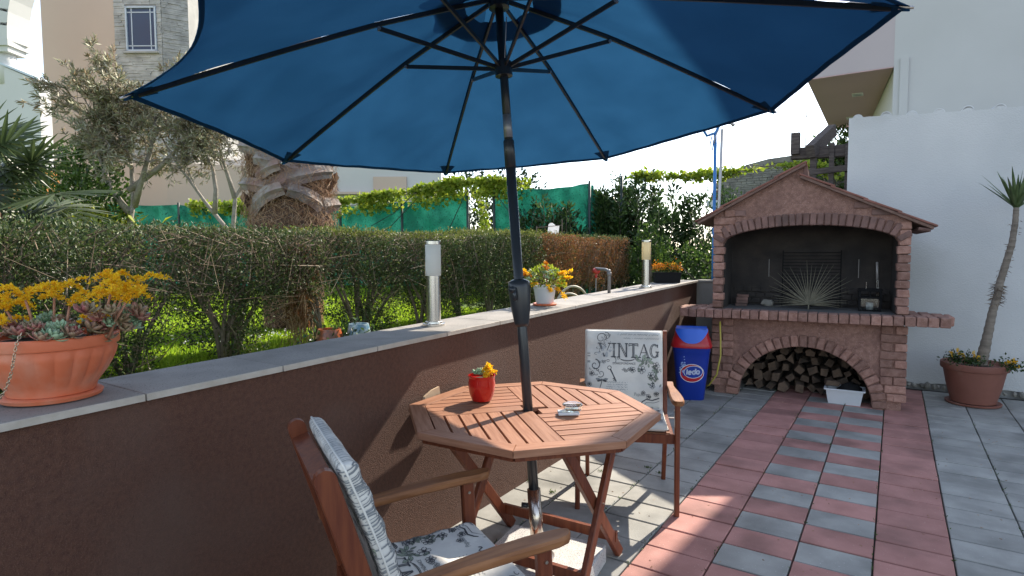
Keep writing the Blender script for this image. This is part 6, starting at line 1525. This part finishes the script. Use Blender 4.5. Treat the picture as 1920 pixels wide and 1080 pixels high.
for a, b in ((FP[3], FP[4]), (FP[4], FP2[0]), (FP2[0], FP2[1]), (FP2[1], (-3.83, 9.19, 2.56)), ((-3.83, 9.19, 2.56), (-2.4, 9.3, 2.5))):
    a, b = Vector(a) - FO, Vector(b) - FO; m_.tube([a, (a + b) / 2 - Vector((0, 0, .03)), b], .005, 5)
for (x0, z0, x1, z1) in ((-8.3, 1.9, -7.3, 2.5), (-8.5, 1.5, -7.2, 2.45), (-6.9, 1.5, -6.3, 2.45), (-5.85, 2.5, -5.3, 1.9)):
    f = lambda x: Vector((x, np.interp(x, [-15.3, -9.1, -6.35, -4.27], [5.95, 7.86, 8.33, 8.9]) - .12, 0)) - Vector((FO.x, FO.y, 0)); a, b = f(x0), f(x1); a.z = z0 - GZ; b.z = z1 - GZ; m_.tube([a, (a + b) / 2 - Vector((0, 0, .08)), b], .008, 5)
m_.build('wire', 'metal_dark', fen)
def vine(label, path, n, r_, mat='vine_leaf', lsz=(.085, .06), nm='climbing_vine', up=.2, hang=.0):
    t = thing(nm, label, 'vine', path[0]); O_ = np.array(path[0]); Pp = np.array(path, float); s = np.concatenate([[0], np.cumsum(np.linalg.norm(np.diff(Pp, axis=0), axis=1))]); q = RNG.uniform(0, s[-1], n)
    C = np.stack([np.interp(q, s, Pp[:, i]) for i in range(3)], 1); den = np.clip(.55 + 1.5 * nz(C, 1.6, 3.3), .1, 1.3)
    P = C + rdir(n) * (RNG.random(n) ** .7)[:, None] * r_ * den[:, None] * [1, 1, 1]; P[:, 2] += np.abs(RNG.normal(0, r_ * .2, n)) - hang * RNG.random(n) ** 3
    k = RNG.random(n) < den; P = P[k]; leaves('foliage', P - O_, rdir(len(P), up), mat, *lsz, t, curl=.08)
    m_ = MB(); pts = []
    for i in range(40): f = s[-1] * i / 39; c = [np.interp(f, s, Pp[:, j]) for j in range(3)]; pts.append((c[0] - O_[0] + random.gauss(0, .03), c[1] - O_[1] + random.gauss(0, .03), c[2] - O_[2] + random.gauss(0, .025)))
    m_.tube(pts, .008, 5); m_.build('stem', 'bark', t, True); return t
vine('yellow-green vine along the top of the netting right of the palm trunk', [(-9.0, 7.75, 2.38), (-8.0, 7.95, 2.46), (-7.2, 8.1, 2.52), (-6.6, 8.2, 2.62), (-5.9, 8.35, 2.60), (-5.2, 8.6, 2.56)], 7600, .12, hang=.32)
vine('bright vine strip on the netting left of the palm trunk', [(-12.6, 6.8, 2.42), (-11.4, 7.15, 2.36), (-10.2, 7.5, 2.34), (-9.3, 7.7, 2.36)], 2600, .13, hang=.2)
vine('yellow-lit creeper showing in the gap of the green netting', [(-6.25, 8.45, 1.2), (-6.1, 8.5, 1.8), (-6.2, 8.45, 2.4), (-5.95, 8.5, 2.45)], 1100, .24, lsz=(.07, .05))
vine('vine strung on a wire from the tall shrub to behind the barbecue roof', [(-3.6, 9.1, 2.6), (-2.9, 9.3, 2.56), (-2.3, 9.35, 2.54), (-1.9, 9.4, 2.60), (-1.5, 9.4, 2.62), (-1.1, 9.5, 2.6), (-.7, 9.5, 2.45)], 2300, .10, lsz=(.085, .05), mat='vine_leaf')
# shrubs at the far centre
def upright_shrub(label, x0, x1, y0, y1, zt, n, mat, lsz, seed):
    t = thing('tall_shrub', label, 'shrub', ((x0 + x1) / 2, (y0 + y1) / 2, GZ)); O_ = np.array([(x0 + x1) / 2, (y0 + y1) / 2, GZ]); LP, LD = [], []; m_ = MB(); ns = int((x1 - x0) * 26)
    for i in range(ns):
        x = random.uniform(x0, x1); y_ = random.uniform(y0, y1); h = (zt - GZ) * (random.uniform(.62, 1.0)) * (1 - .16 * abs(2 * (x - x0) / (x1 - x0) - 1) ** 3); b = Vector((x, y_, 0)); lean = Vector((random.gauss(0, .10), random.gauss(0, .08), 0))
        pts = [b + lean * q * q + Vector((0, 0, h * q)) for q in (0, .3, .6, .85, 1)]; m_.tube([p - Vector((O_[0], O_[1], 0)) for p in pts], [.010, .008, .006, .004, .002], 4)
        for j in range(int(n / ns)):
            q = random.random() ** .8; p = b + lean * q * q + Vector((0, 0, h * q)); o = Vector((random.gauss(0, 1), random.gauss(0, 1), random.gauss(.2, .5))).normalized(); LP.append(p + o * random.uniform(.01, .16) * (1.25 - q * .7)); LD.append(o + Vector((0, 0, .7)))
    m_.build('stems', 'bark', t, True); leaves('foliage', np.array(LP) - [O_[0], O_[1], 0], np.array(LD), mat, *lsz, t); return t
random.seed(31)
upright_shrub('tall dark leafy shrub behind the brown hedge and the far wall lamp', -4.2, -2.75, 8.95, 9.7, 2.72, 11500, 'shrub_leaf', (.095, .036), 2)
upright_shrub('dense dark shrub pressed against the right end of the green netting', -5.5, -4.15, 8.2, 8.75, 2.33, 6000, 'shrub_leaf', (.085, .032), 5)
bush('lower dark bush between the tall shrub and the barbecue', (-2.35, 9.6, GZ), (.62, .5, .86), 5200, 'shrub_leaf', (.07, .03), 12.)
bush('light green creeper-like bush just left of the barbecue', (-2.95, 8.2, GZ), (.34, .4, .56), 3600, 'bush_leaf', (.05, .028), 15.)
bush('dark leafy tree top just under the parasol hem', (-8.3, 11.5, GZ), (2.1, 1.0, 1.42), 9000, 'dark_leaf', (.12, .06), 22., nm='dark_tree', cat='tree')
bush('dark round bush in shade behind the two slender tree stems', (-8.6, 4.7, GZ), (.55, .5, .48), 3000, 'dark_leaf', (.07, .035), 25.)
bush('green treetop showing between the timber pergola and the balcony', (-1.1, 13.9, 2.2), (.62, .4, .95), 2600, 'bush_leaf', (.12, .05), 31., nm='green_tree', cat='tree')
bush('dark greenery just right of the concrete wall', (-2.2, 8.3, GZ), (.5, .4, .45), 2500, 'bush_leaf', (.06, .03), 44.)
# white rag between two sticks on the hedge
rg = thing('white_rag', 'white rag hanging between two sticks above the brown-ended hedge', 'cloth', (-3.5, 6.15, 1.55))
MB().grid(6, 6, lambda u, v: (-.02 + .10 * u + .02 * v, .03 + .09 * u, .05 + .13 * v + .02 * math.sin(u * 6) - .03 * u * (1 - v))).build('cloth', 'cloth_white', rg, True)
MB().tube([(-.10, -.08, -.3), (-.10, -.08, .16)], .006, 5).tube([(.13, .13, -.3), (.13, .13, .24)], .006, 5).tube([(-.10, -.08, .14), (.13, .13, .17)], .004, 5).build('sticks', 'bark', rg)
# white garden items beyond the wall end
bx_ = thing('white_box', 'small white box in the garden just left of the barbecue', 'box', (-2.65, 10.1, GZ))
piece('box_body', bx_, (.36, .3, .36), (0, 0, .2), (0, 0, .2), 'white_plastic', ch=.01); piece('lid', bx_, (.38, .32, .03), (0, 0, .395), (0, 0, .2), 'white_plastic', ch=.005)
